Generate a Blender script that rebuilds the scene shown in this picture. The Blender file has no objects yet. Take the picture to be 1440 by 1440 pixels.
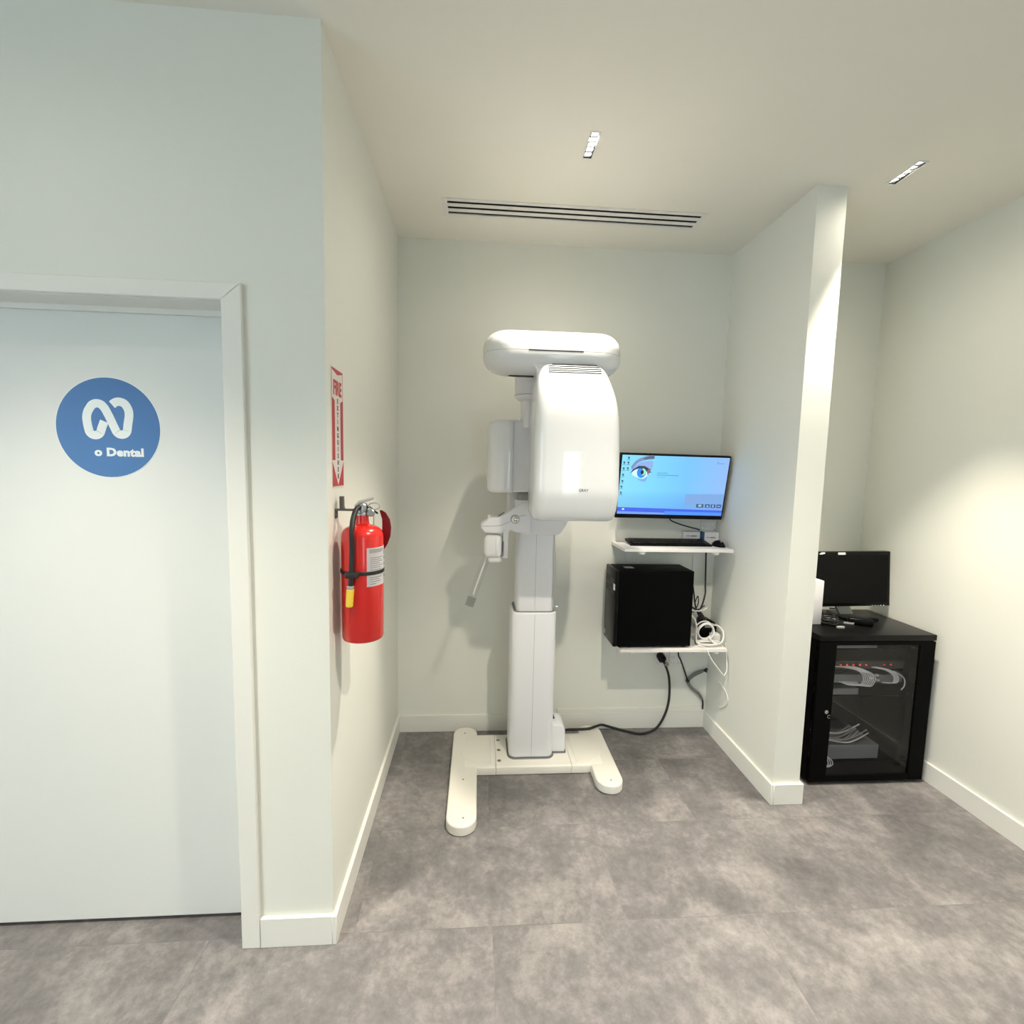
import bpy, bmesh, math, random
from mathutils import Matrix, Vector
random.seed(7)
PI = math.pi
COL = bpy.context.scene.collection

# ------------------------------------------------------------------ materials
def mat(name, col, rough=.5, metal=0, spec=.5, emit=None, es=0, coat=0, trans=0, bump=0, bscale=200, var=0, vscale=6, alpha=1):
    m = bpy.data.materials.new(name); m.use_nodes = True
    nt = m.node_tree; b = nt.nodes['Principled BSDF']
    b.inputs['Base Color'].default_value = (*col, 1)
    b.inputs['Roughness'].default_value = rough
    b.inputs['Metallic'].default_value = metal
    b.inputs['Specular IOR Level'].default_value = spec
    b.inputs['Coat Weight'].default_value = coat
    b.inputs['Coat Roughness'].default_value = .03
    b.inputs['Transmission Weight'].default_value = trans
    if emit:
        b.inputs['Emission Color'].default_value = (*emit, 1); b.inputs['Emission Strength'].default_value = es
    tc = nt.nodes.new('ShaderNodeTexCoord')
    if var:
        n = nt.nodes.new('ShaderNodeTexNoise'); n.inputs['Scale'].default_value = vscale; n.inputs['Detail'].default_value = 4
        nt.links.new(tc.outputs['Object'], n.inputs['Vector'])
        r = nt.nodes.new('ShaderNodeMapRange'); r.inputs['To Min'].default_value = 1-var; r.inputs['To Max'].default_value = 1+var
        nt.links.new(n.outputs['Fac'], r.inputs['Value'])
        mx = nt.nodes.new('ShaderNodeVectorMath'); mx.operation = 'SCALE'
        mx.inputs[0].default_value = col
        nt.links.new(r.outputs['Result'], mx.inputs['Scale'])
        nt.links.new(mx.outputs['Vector'], b.inputs['Base Color'])
    if bump:
        n = nt.nodes.new('ShaderNodeTexNoise'); n.inputs['Scale'].default_value = bscale; n.inputs['Detail'].default_value = 3
        nt.links.new(tc.outputs['Object'], n.inputs['Vector'])
        bp = nt.nodes.new('ShaderNodeBump'); bp.inputs['Strength'].default_value = bump; bp.inputs['Distance'].default_value = .001
        nt.links.new(n.outputs['Fac'], bp.inputs['Height']); nt.links.new(bp.outputs['Normal'], b.inputs['Normal'])
    return m

WALL = mat('wall_paint', (.79, .80, .74), .75, spec=.25, bump=.25, bscale=260, var=.012, vscale=2)
CEIL = mat('ceiling_paint', (.85, .83, .755), .9, spec=.15, bump=.1, bscale=300, var=.01, vscale=2)
TRIM = mat('trim_paint', (.82, .82, .77), .4, spec=.4, var=.01)
DOORM = mat('door_laminate', (.77, .79, .765), .45, spec=.4, bump=.05, bscale=400, var=.01)
GLOSS = mat('gloss_white_plastic', (.79, .805, .815), .34, coat=.9, var=.008)
GLOSS2 = mat('satin_white_plastic', (.86, .87, .91), .3, var=.008)
CREAM = mat('cream_enamel', (.86, .84, .77), .28, var=.01)
SEAM = mat('seam_grey', (.22, .22, .23), .6, var=.02)
DARK = mat('dark_gap', (.02, .02, .022), .7, var=.02)
BLACKP = mat('black_plastic', (.003, .003, .0035), .32, spec=.15, var=.05)
BLACKM = mat('black_matte_metal', (.0018, .002, .0022), .5, spec=.05, bump=.05, bscale=500, var=.05)
RACKTOP = mat('black_rack_top', (.005, .005, .0055), .3, spec=.15, bump=.1, bscale=400, var=.1)
RUB = mat('black_rubber', (.012, .012, .013), .5, var=.1)
CHROME = mat('chrome', (.75, .75, .76), .12, metal=1, var=.02)
STEEL = mat('brushed_steel', (.45, .46, .46), .35, metal=1, var=.05)
GREYP = mat('grey_plastic', (.35, .35, .35), .5, var=.05)
GREYM = mat('grey_sleeve', (.20, .20, .20), .7, bump=.8, bscale=600, var=.2, vscale=90)
DARKST = mat('dark_steel', (.09, .09, .085), .45, spec=.4, var=.1)
BAYK = mat('drive_bay_black', (.012, .012, .013), .5, spec=.3, var=.1)
RED = mat('red_enamel', (.62, .012, .008), .22, coat=.5, var=.03)
DKRED = mat('dark_red_plastic', (.17, .005, .01), .35, var=.05)
YEL = mat('yellow_tip', (.85, .62, .06), .4, var=.03)
SRED = mat('sign_red', (.50, .045, .055), .4, var=.03)
SWHITE = mat('sign_white', (.78, .72, .70), .4, var=.02)
SINK = mat('sign_ink', (.06, .03, .05), .5, var=.05)
PAPER = mat('label_paper', (.82, .84, .86), .5, var=.03)
INK = mat('label_ink', (.12, .14, .17), .6, var=.05)
BLUE = mat('decal_blue', (.045, .165, .42), .4, var=.02)
DEC = mat('decal_white', (.80, .86, .87), .4, var=.02)
WPLAST = mat('white_plastic', (.80, .80, .79), .35, var=.02)
WCABLE = mat('white_cable', (.78, .78, .76), .45, var=.03)
BOXW = mat('white_carton', (.74, .73, .76), .5, var=.02)
BLUEBOX = mat('blue_carton', (.01, .085, .2), .4, var=.05)
SHELFM = mat('white_melamine', (.82, .80, .78), .35, var=.01)
TXT = mat('grey_lettering', (.10, .10, .11), .5, var=.02)
CAN = mat('lamp_housing_white', (.80, .79, .76), .4, var=.01)
LED = mat('led_emitter', (1, 1, 1), .5, emit=(1, .93, .82), es=12)
REDLED = mat('red_led', (.3, .02, .02), .4, emit=(1, .10, .05), es=.6)
ALU = mat('silver_plastic', (.40, .42, .40), .35, metal=.4, var=.03)
DEVG = mat('device_grey', (.22, .23, .23), .45, var=.1)
DEVK = mat('device_black', (.07, .06, .062), .45, var=.1)

def glass(name, tint=(1, 1, 1), refl=.08, rough=.0):
    m = bpy.data.materials.new(name); m.use_nodes = True; nt = m.node_tree; nt.nodes.clear()
    o = nt.nodes.new('ShaderNodeOutputMaterial'); mx = nt.nodes.new('ShaderNodeMixShader')
    t = nt.nodes.new('ShaderNodeBsdfTransparent'); g = nt.nodes.new('ShaderNodeBsdfGlossy'); f = nt.nodes.new('ShaderNodeFresnel')
    n = nt.nodes.new('ShaderNodeTexNoise'); n.inputs['Scale'].default_value = 8
    r = nt.nodes.new('ShaderNodeMapRange'); r.inputs['To Min'].default_value = rough; r.inputs['To Max'].default_value = rough+.02
    nt.links.new(n.outputs['Fac'], r.inputs['Value']); nt.links.new(r.outputs['Result'], g.inputs['Roughness'])
    t.inputs['Color'].default_value = (*tint, 1); f.inputs['IOR'].default_value = 1.45
    ge = nt.nodes.new('ShaderNodeNewGeometry'); inv = nt.nodes.new('ShaderNodeMath'); inv.operation = 'SUBTRACT'; inv.inputs[0].default_value = 1
    ml = nt.nodes.new('ShaderNodeMath'); ml.operation = 'MULTIPLY'
    nt.links.new(ge.outputs['Backfacing'], inv.inputs[1]); nt.links.new(inv.outputs[0], ml.inputs[0]); nt.links.new(f.outputs[0], ml.inputs[1])
    nt.links.new(ml.outputs[0], mx.inputs['Fac']); nt.links.new(t.outputs[0], mx.inputs[1]); nt.links.new(g.outputs[0], mx.inputs[2])
    nt.links.new(mx.outputs[0], o.inputs['Surface'])
    return m
GLASS = glass('window_glass'); SMOKE = glass('smoked_glass', (.86, .86, .88)); ACRYL = glass('clear_acrylic', (.95, .955, .955), rough=.02)

def floor_mat():
    m = bpy.data.materials.new('concrete_look_vinyl'); m.use_nodes = True; nt = m.node_tree; N = nt.nodes; Lk = nt.links
    b = N['Principled BSDF']; b.inputs['Roughness'].default_value = .42; b.inputs['Specular IOR Level'].default_value = .4
    tc = N.new('ShaderNodeTexCoord'); mp = N.new('ShaderNodeMapping')
    Lk.new(tc.outputs['Object'], mp.inputs['Vector']); mp.inputs['Location'].default_value = (-.98, .77, 0)
    br = N.new('ShaderNodeTexBrick'); Lk.new(mp.outputs[0], br.inputs['Vector'])
    br.offset = .5; br.inputs['Scale'].default_value = 1; br.inputs['Brick Width'].default_value = .92; br.inputs['Row Height'].default_value = .45
    br.inputs['Mortar Size'].default_value = .0011; br.inputs['Mortar Smooth'].default_value = .2; br.inputs['Bias'].default_value = 0
    br.inputs['Color1'].default_value = (.90, .90, .90, 1); br.inputs['Color2'].default_value = (1.06, 1.06, 1.06, 1); br.inputs['Mortar'].default_value = (.86, .86, .86, 1)
    # per-tile offset of the cloud pattern
    ad = N.new('ShaderNodeVectorMath'); ad.operation = 'MULTIPLY_ADD'; ad.inputs[1].default_value = (9, 7, 5)
    Lk.new(br.outputs['Color'], ad.inputs[0]); Lk.new(tc.outputs['Object'], ad.inputs[2])
    n1 = N.new('ShaderNodeTexNoise'); n1.inputs['Scale'].default_value = 4.2; n1.inputs['Detail'].default_value = 12; n1.inputs['Roughness'].default_value = .74; n1.inputs['Distortion'].default_value = .15
    Lk.new(ad.outputs[0], n1.inputs['Vector'])
    cr = N.new('ShaderNodeValToRGB'); Lk.new(n1.outputs['Fac'], cr.inputs[0])
    e = cr.color_ramp.elements; e[0].position = .34; e[0].color = (.132, .126, .129, 1); e[1].position = .68; e[1].color = (.33, .310, .305, 1)
    x = e.new(.5); x.color = (.195, .186, .188, 1)
    n2 = N.new('ShaderNodeTexNoise'); n2.inputs['Scale'].default_value = 34; n2.inputs['Detail'].default_value = 8; n2.inputs['Roughness'].default_value = .7
    Lk.new(ad.outputs[0], n2.inputs['Vector'])
    r2 = N.new('ShaderNodeMapRange'); r2.inputs['From Min'].default_value = .3; r2.inputs['From Max'].default_value = .7; r2.inputs['To Min'].default_value = .80; r2.inputs['To Max'].default_value = 1.2
    Lk.new(n2.outputs['Fac'], r2.inputs['Value'])
    m1 = N.new('ShaderNodeVectorMath'); m1.operation = 'MULTIPLY'; Lk.new(cr.outputs[0], m1.inputs[0]); Lk.new(br.outputs['Color'], m1.inputs[1])
    m2 = N.new('ShaderNodeVectorMath'); m2.operation = 'SCALE'; Lk.new(m1.outputs[0], m2.inputs[0]); Lk.new(r2.outputs['Result'], m2.inputs['Scale'])
    Lk.new(m2.outputs[0], b.inputs['Base Color'])
    bp = N.new('ShaderNodeBump'); bp.inputs['Strength'].default_value = .25; bp.inputs['Distance'].default_value = .001
    Lk.new(n2.outputs['Fac'], bp.inputs['Height']); Lk.new(bp.outputs[0], b.inputs['Normal'])
    return m
FLOOR = floor_mat()

# ------------------------------------------------------------------ mesh helpers
WL = {}
def merge(bm, b2, xf=None):
    if xf is not None: bmesh.ops.transform(b2, matrix=xf, verts=b2.verts)
    me = bpy.data.meshes.new('tmp'); b2.to_mesh(me); b2.free(); bm.from_mesh(me); bpy.data.meshes.remove(me)
    return bm
def B(): return bmesh.new()
def box(x0, x1, y0, y1, z0, z1, r=0, seg=2, bm=None, xf=None):
    b = bmesh.new(); bmesh.ops.create_cube(b, size=1)
    bmesh.ops.transform(b, matrix=Matrix.Translation(((x0+x1)/2, (y0+y1)/2, (z0+z1)/2)) @ Matrix.Diagonal((x1-x0, y1-y0, z1-z0, 1)), verts=b.verts)
    if r: bmesh.ops.bevel(b, geom=b.edges[:], offset=r, segments=seg, profile=.5, affect='EDGES')
    return merge(bm if bm is not None else bmesh.new(), b, xf)
def prism(pts, axis, a0, a1, r=0, seg=2, bm=None, xf=None):
    """extrude a 2-D outline; axis 'z': pts=(x,y); 'y': pts=(x,z); 'x': pts=(y,z)"""
    f = {'z': lambda p, a: (p[0], p[1], a), 'y': lambda p, a: (p[0], a, p[1]), 'x': lambda p, a: (a, p[0], p[1])}[axis]
    b = bmesh.new()
    v0 = [b.verts.new(f(p, a0)) for p in pts]; v1 = [b.verts.new(f(p, a1)) for p in pts]
    n = len(pts); b.faces.new(v0); b.faces.new(v1[::-1])
    for i in range(n): b.faces.new((v0[i], v0[(i+1) % n], v1[(i+1) % n], v1[i]))
    bmesh.ops.recalc_face_normals(b, faces=b.faces[:])
    if r:
        es = [e for e in b.edges if (e.verts[0] in v0) == (e.verts[1] in v0)]
        bmesh.ops.bevel(b, geom=es, offset=r, segments=seg, profile=.5, affect='EDGES')
    return merge(bm if bm is not None else bmesh.new(), b, xf)
def rrect(x0, x1, y0, y1, r, n=6):
    if not isinstance(r, (tuple, list)): r = (r,)*4
    out = []
    for (cx, cy, a, q) in ((x1-r[0], y0+r[0], -PI/2, r[0]), (x1-r[1], y1-r[1], 0, r[1]), (x0+r[2], y1-r[2], PI/2, r[2]), (x0+r[3], y0+r[3], PI, r[3])):
        for i in range(n+1): out.append((cx+q*math.cos(a+PI/2*i/n), cy+q*math.sin(a+PI/2*i/n)))
    return out
def loft(rings, bm=None, xf=None, cap=True):
    b = bmesh.new(); vs = [[b.verts.new(p) for p in r] for r in rings]; n = len(rings[0])
    for a, c in zip(vs, vs[1:]):
        for i in range(n): b.faces.new((a[i], a[(i+1) % n], c[(i+1) % n], c[i]))
    if cap: b.faces.new(vs[0][::-1]); b.faces.new(vs[-1])
    bmesh.ops.recalc_face_normals(b, faces=b.faces[:])
    return merge(bm if bm is not None else bmesh.new(), b, xf)
def smoothpts(pts, k=8):
    P = [Vector(p) for p in pts]; out = []
    for i in range(len(P)-1):
        p0 = P[max(i-1, 0)]; p1 = P[i]; p2 = P[i+1]; p3 = P[min(i+2, len(P)-1)]
        for j in range(k):
            t = j/k
            out.append(.5*((2*p1)+(p2-p0)*t+(2*p0-5*p1+4*p2-p3)*t*t+(3*p1-p0-3*p2+p3)*t**3))
    out.append(P[-1]); return out
def tube(pts, r, n=8, k=8, bm=None, sm=True, xf=None):
    P = smoothpts(pts, k) if sm else [Vector(p) for p in pts]
    rad = r if callable(r) else (lambda t: r)
    rings = []; up = Vector((0, 0, 1)); prev = None
    for i, p in enumerate(P):
        d = (P[min(i+1, len(P)-1)]-P[max(i-1, 0)])
        if d.length < 1e-9: d = Vector((0, 0, 1))
        d.normalize()
        if prev is None:
            a = d.cross(up)
            if a.length < .1: a = d.cross(Vector((1, 0, 0)))
        else: a = prev-d*prev.dot(d)
        a.normalize(); prev = a; c = d.cross(a); q = rad(i/(len(P)-1))
        rings.append([tuple(p+q*(a*math.cos(2*PI*j/n)+c*math.sin(2*PI*j/n))) for j in range(n)])
    return loft(rings, bm, xf)
def lathe(prof, c=(0, 0, 0), n=32, bm=None, xf=None):
    rings = [[(c[0]+r*math.cos(2*PI*i/n), c[1]+r*math.sin(2*PI*i/n), c[2]+z) for i in range(n)] for r, z in prof]
    return loft(rings, bm, xf)
def sphere(c, r, bm=None, s=(1, 1, 1)):
    b = bmesh.new(); bmesh.ops.create_uvsphere(b, u_segments=20, v_segments=12, radius=r)
    return merge(bm if bm is not None else bmesh.new(), b, Matrix.Translation(c) @ Matrix.Diagonal((*s, 1)))
FRONT = Matrix(((1, 0, 0, 0), (0, 0, -1, 0), (0, 1, 0, 0), (0, 0, 0, 1)))      # faces -Y
SIDE = Matrix(((0, 0, 1, 0), (1, 0, 0, 0), (0, 1, 0, 0), (0, 0, 0, 1)))        # faces +X
def text(s, size, xf, align='CENTER', ext=.0004, bold=0, sx=1, bm=None, spacing=1):
    cu = bpy.data.curves.new('t', 'FONT'); cu.body = s; cu.size = size; cu.extrude = ext; cu.offset = bold; cu.align_x = align; cu.resolution_u = 3; cu.space_character = spacing
    o = bpy.data.objects.new('t', cu); COL.objects.link(o); bpy.context.view_layer.update()
    me = bpy.data.meshes.new_from_object(o.evaluated_get(bpy.context.evaluated_depsgraph_get()))
    b = bmesh.new(); b.from_mesh(me); bpy.data.objects.remove(o); bpy.data.curves.remove(cu); bpy.data.meshes.remove(me)
    return merge(bm if bm is not None else bmesh.new(), b, xf @ Matrix.Diagonal((sx, 1, 1, 1)))
def ribbon(pts, w, xf, th=.0006, k=6, bm=None):
    P = smoothpts([(x, y, 0) for x, y in pts], k); L_, R_ = [], []
    for i, p in enumerate(P):
        d = P[min(i+1, len(P)-1)]-P[max(i-1, 0)]; d.normalize(); nrm = Vector((-d.y, d.x, 0))*w/2
        L_.append(p+nrm); R_.append(p-nrm)
    b = bmesh.new(); rows = [[b.verts.new(l), b.verts.new(q), b.verts.new(q+Vector((0, 0, th))), b.verts.new(l+Vector((0, 0, th)))] for l, q in zip(L_, R_)]
    for a, c in zip(rows, rows[1:]):
        for j in range(4): b.faces.new((a[j], a[(j+1) % 4], c[(j+1) % 4], c[j]))
    b.faces.new(rows[0][::-1]); b.faces.new(rows[-1]); bmesh.ops.recalc_face_normals(b, faces=b.faces[:])
    return merge(bm if bm is not None else bmesh.new(), b, xf)

def obj(name, bm, m, parent=None, label=None, cat=None, group=None, kind=None, ang=38, xf=None):
    if xf is not None: bmesh.ops.transform(bm, matrix=xf, verts=bm.verts)
    xs = [v.co.x for v in bm.verts]; ys = [v.co.y for v in bm.verts]; zs = [v.co.z for v in bm.verts]
    c = Vector(((min(xs)+max(xs))/2, (min(ys)+max(ys))/2, min(zs)))
    if kind == 'structure' and name in ('floor',): c = Vector((0, 0, 0))
    bmesh.ops.translate(bm, vec=-c, verts=bm.verts)
    me = bpy.data.meshes.new(name); bm.to_mesh(me); bm.free()
    me.materials.append(m)
    for p in me.polygons: p.use_smooth = True
    me.set_sharp_from_angle(angle=math.radians(ang))
    o = bpy.data.objects.new(name, me); COL.objects.link(o)
    if parent is not None: o.parent = parent; o.location = c-WL[parent]
    else: o.location = c
    WL[o] = c
    if label: o['label'] = label
    if cat: o['category'] = cat
    if group: o['group'] = group
    if kind: o['kind'] = kind
    return o
def thing(name, loc, label, cat, group=None):
    o = bpy.data.objects.new(name, None); COL.objects.link(o); o.location = loc; o.empty_display_size = .1
    o['label'] = label; o['category'] = cat
    if group: o['group'] = group
    WL[o] = Vector(loc); return o
def struct(name, bm, m, parent=None): return obj(name, bm, m, parent, kind=None if parent else 'structure')
def copy_tree(o, parent=None):
    c = o.copy(); COL.objects.link(c); c.parent = parent
    for ch in list(o.children): copy_tree(ch, c)
    return c

# ------------------------------------------------------------------ room
H = 2.7593; W = 1.8501; TH = .1313; YL = 1.2419; YR = .6766; RX = 2.762; BH = .10; BT = .014
XL = -3.0; YB = -5.6
struct('floor', box(XL-.12, RX+.12, YB-.12, .12, -.06, 0), FLOOR)
# ceiling with cut-outs for the recessed fixtures is built from slabs around the holes
HOLES = []
def ceiling(holes):
    xs = sorted({XL-.12, RX+.12} | {h[0] for h in holes} | {h[1] for h in holes})
    ys = sorted({YB-.12, .12} | {h[2] for h in holes} | {h[3] for h in holes})
    b = bmesh.new()
    gv = {}
    def V(x, y, z):
        k = (x, y, z)
        if k not in gv: gv[k] = b.verts.new(k)
        return gv[k]
    def solid(i, j):
        if i < 0 or j < 0 or i >= len(xs)-1 or j >= len(ys)-1: return False
        cx = (xs[i]+xs[i+1])/2; cy = (ys[j]+ys[j+1])/2
        return not any(h[0] < cx < h[1] and h[2] < cy < h[3] for h in holes)
    z0, z1 = H, H+.10
    for i in range(len(xs)-1):
        for j in range(len(ys)-1):
            if not solid(i, j): continue
            X0, X1, Y0, Y1 = xs[i], xs[i+1], ys[j], ys[j+1]
            b.faces.new((V(X0, Y0, z0), V(X0, Y1, z0), V(X1, Y1, z0), V(X1, Y0, z0)))
            b.faces.new((V(X0, Y0, z1), V(X1, Y0, z1), V(X1, Y1, z1), V(X0, Y1, z1)))
            for (di, dj, a, c) in ((-1, 0, (X0, Y0), (X0, Y1)), (1, 0, (X1, Y1), (X1, Y0)), (0, -1, (X1, Y0), (X0, Y0)), (0, 1, (X0, Y1), (X1, Y1))):
                if not solid(i+di, j+dj):
                    b.faces.new((V(*a, z0), V(*c, z0), V(*c, z1), V(*a, z1)))
    bmesh.ops.recalc_face_normals(b, faces=b.faces[:])
    return b
LIGHTS = [(.852, -.815), (2.140, -.785), (-.75, -1.98), (1.15, -1.9), (2.14, -2.25), (-.55, -3.5), (.85, -3.5), (2.14, -3.5)]
LW, LL = .036, .146
for lx, ly in LIGHTS: HOLES.append((lx-LW/2, lx+LW/2, ly-LL/2, ly+LL/2))
VX0, VX1, VY0, VY1 = .286, 1.489, -.384, -.272
HOLES.append((VX0, VX1, VY0, VY1))
struct('ceiling', ceiling(HOLES), CEIL)

struct('wall_back', box(XL-.12, RX+.12, 0, .12, 0, H), WALL)
struct('wall_left', box(-.13, 0, -YL, 0, 0, H), WALL)
struct('wall_middle', box(W, W+TH, -YR, 0, 0, H), WALL)
struct('wall_right', box(RX, RX+.12, YB, 0, 0, H), WALL)
DX0, DX1, DZ = -1.27, -.282, 2.003
b = box(DX1, -.13, -YL, -YL+.13, 0, H); box(XL, DX0, -YL, -YL+.13, 0, H, bm=b); box(DX0, DX1, -YL, -YL+.13, DZ, H, bm=b)
struct('wall_front', b, WALL)
WY0, WY1 = -5.2, -3.0
b = box(XL-.12, XL, YB, WY0, 0, H); box(XL-.12, XL, WY1, 0, 0, H, bm=b); box(XL-.12, XL, WY0, WY1, 0, .5, bm=b); box(XL-.12, XL, WY0, WY1, 2.3, H, bm=b)
struct('wall_far_left', b, WALL)
b = box(XL-.1, XL-.04, WY0, WY1, .5, .55); box(XL-.1, XL-.04, WY0, WY1, 2.25, 2.3, bm=b)
box(XL-.1, XL-.04, WY0, WY0+.05, .55, 2.25, bm=b); box(XL-.1, XL-.04, WY1-.05, WY1, .55, 2.25, bm=b); box(XL-.1, XL-.04, -4.125, -4.075, .55, 2.25, bm=b)
w = struct('window_2', b, TRIM)
obj('pane', box(XL-.073, XL-.067, WY0+.05, WY1-.05, .55, 2.25), GLASS, w)
WX0, WX1, WZ0, WZ1 = 1.36, 1.96, .12, 1.86
b = box(XL, WX0, YB-.12, YB, 0, H); box(WX1, RX, YB-.12, YB, 0, H, bm=b); box(WX0, WX1, YB-.12, YB, 0, WZ0, bm=b); box(WX0, WX1, YB-.12, YB, WZ1, H, bm=b)
struct('wall_rear', b, WALL)
# window behind the photographer
b = box(WX0, WX1, YB-.1, YB-.04, WZ0, WZ0+.05); box(WX0, WX1, YB-.1, YB-.04, WZ1-.05, WZ1, bm=b)
box(WX0, WX0+.05, YB-.1, YB-.04, WZ0+.05, WZ1-.05, bm=b); box(WX1-.05, WX1, YB-.1, YB-.04, WZ0+.05, WZ1-.05, bm=b)
w = struct('window_1', b, TRIM)
obj('pane', box(WX0+.05, WX1-.05, YB-.073, YB-.067, WZ0+.05, WZ1-.05), GLASS, w)

def skirt(name, x0, x1, y0, y1):
    struct(name, box(x0, x1, y0, y1, 0, BH, .0015, 1), TRIM)
skirt('baseboard_back', 0, W, -BT, 0)
skirt('baseboard_left', 0, BT, -YL-BT, -BT)
skirt('baseboard_front', -.224, 0, -YL-BT, -YL)
skirt('baseboard_middle_left', W-BT, W, -YR-BT, -BT)
skirt('baseboard_middle_end', W, W+TH+BT, -YR-BT, -YR)
skirt('baseboard_middle_right', W+TH, W+TH+BT, -YR, 0)
skirt('baseboard_right', RX-BT, RX, YB, 0)
skirt('baseboard_right_back', W+TH+BT, RX-BT, -BT, 0)
skirt('baseboard_far_front', XL, DX0-.056, -YL-BT, -YL)

# door with casing
cw = .056; b = bmesh.new()
ZT = DZ+.047
prism([(DX1, 0), (DX1+cw, 0), (DX1+cw, ZT), (DX1, DZ)], 'y', -YL-.014, -YL, .002, 1, bm=b)
prism([(DX0, 0), (DX0-cw, 0), (DX0-cw, ZT), (DX0, DZ)], 'y', -YL-.014, -YL, .002, 1, bm=b)
prism([(DX0+.0008, DZ), (DX1-.0008, DZ), (DX1+cw-.0012, ZT), (DX0-cw+.0012, ZT)], 'y', -YL-.014, -YL, .002, 1, bm=b)
struct('trim_1', b, TRIM)
dy = -1.142
b = box(DX0, DX1, -YL+.001, -YL+.128, DZ-.002, DZ)
box(DX0, DX1, dy-.012, dy-.0015, DZ-.018, DZ-.002, bm=b)
struct('trim_2', b, TRIM)
d = struct('door_1', box(DX0+.003, DX1-.003, dy, dy+.042, .015, DZ-.006, .001, 1), DOORM)
b = lathe([(.026, 0), (.026, .008), (.010, .010), (.010, .045)], (0, 0, 0), 20, xf=FRONT @ Matrix.Translation((0, 0, 0)))
bmesh.ops.transform(b, matrix=Matrix.Translation((DX0+.075, dy, 1.0)), verts=b.verts)
box(DX0+.065, DX0+.19, dy-.055, dy-.041, .99, 1.01, .004, 2, bm=b)
obj('door_handle', b, STEEL, d)

# clinic decal on the door
dc = thing('door_decal', (-.68, dy, 1.495), 'round blue sticker with white ribbon mark on the white door', 'sticker')
obj('rim', lathe([(.1525, 0), (.1525, .0005)], (0, 0, 0), 96, xf=Matrix.Translation((-.68, dy, 1.645)) @ FRONT), DEC, dc)
obj('disc', lathe([(.150, .0005), (.150, .0010)], (0, 0, 0), 96, xf=Matrix.Translation((-.68, dy, 1.645)) @ FRONT), BLUE, dc)
def arc(cx_, cz_, r_, a0, a1, n=9): return [(cx_+r_*math.cos(math.radians(a0+(a1-a0)*q/n)), cz_+r_*math.sin(math.radians(a0+(a1-a0)*q/n))) for q in range(n+1)]
A1 = [(-.6657, 1.7145), (-.6558, 1.7219), (-.6431, 1.7240), (-.6287, 1.7173), (-.6193, 1.6998), (-.6182, 1.6809), (-.6220, 1.6600)]+arc(-.6421, 1.6420, .0170, -8, -158)+[(-.6660, 1.6550), (-.6745, 1.6760), (-.6861, 1.7010)]+arc(-.7090, 1.6960, .0215, 32, 150)+[(-.7365, 1.6920), (-.7405, 1.6750), (-.7395, 1.6560)]+arc(-.7188, 1.6390, .0175, -172, -25)+[(-.6970, 1.6480), (-.6905, 1.6640)]
dm = Matrix.Translation((0, dy-.001, 0)) @ FRONT
b = ribbon(A1, .0250, dm)
obj('ribbon_mark', b, DEC, dc)
b = text('o Dental', .0335, Matrix.Translation((-.5800, dy-.0012, 1.560)) @ FRONT, 'RIGHT', bold=.0017, sx=1.14, spacing=1.06)
obj('lettering', b, DEC, dc)

# ------------------------------------------------------------------ ceiling fixtures
def make_light(x, y):
    t = thing('downlight', (x, y, H-.004), '', 'ceiling light')
    w2, l2 = LW/2, LL/2
    b = box(x-w2-.003, x-w2+.0015, y-l2-.003, y+l2+.003, H-.003, H-.0003); box(x+w2-.0015, x+w2+.003, y-l2-.003, y+l2+.003, H-.003, H-.0003, bm=b)
    box(x-w2+.0015, x+w2-.0015, y-l2-.003, y-l2+.0015, H-.003, H-.0003, bm=b); box(x-w2+.0015, x+w2-.0015, y+l2-.0015, y+l2+.003, H-.003, H-.0003, bm=b)
    obj('frame', b, CAN, t)
    w2 -= .0012; l2 -= .0012
    b = box(x-w2, x+w2, y-l2, y+l2, H+.045, H+.047)
    for (a0, a1, c0, c1) in ((x-w2, x-w2+.001, y-l2, y+l2), (x+w2-.001, x+w2, y-l2, y+l2), (x-w2, x+w2, y-l2, y-l2+.001), (x-w2, x+w2, y+l2-.001, y+l2)):
        box(a0, a1, c0, c1, H-.002, H+.046, bm=b)
    obj('housing', b, BLACKP, t)
    q = (2*l2-.004)/5
    for i in range(5):
        cy = y-l2+.002+q*(i+.5)
        rings = []
        for (s, z) in ((.0134, H+.001), (.0125, H+.005), (.0108, H+.012), (.0102, H+.012), (.0119, H+.005), (.0128, H+.001)):
            rings.append([(px, py, z) for px, py in rrect(x-s, x+s, cy-s, cy+s, s*.35, 3)])
        obj('reflector', loft(rings+[rings[0]], cap=False), CHROME, t)
        e = obj('emitter', lathe([(.0100, H+.0070), (.0100, H+.0080)], (x, cy, 0), 20), LED, t)
    return t
LBL = ['lit slim five-cell recessed downlight on the ceiling in front of the air slots',
       'lit slim five-cell recessed downlight on the ceiling beside the partition, over the server cabinet',
       'slim recessed downlight in the ceiling out in front of the blue sticker door',
       'slim recessed downlight in the middle of the ceiling just before the camera', 'slim recessed downlight near the right wall just before the camera',
       'slim recessed downlight behind the camera on the left', 'slim recessed downlight behind the camera in the middle', 'slim recessed downlight behind the camera on the right']
L0 = make_light(*LIGHTS[0])
for i, (lx, ly) in enumerate(LIGHTS):
    t = L0 if i == 0 else copy_tree(L0)
    t.location = (lx, ly, H-.004); t['label'] = LBL[i]; t['group'] = 'recessed downlights in the ceiling'

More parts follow.
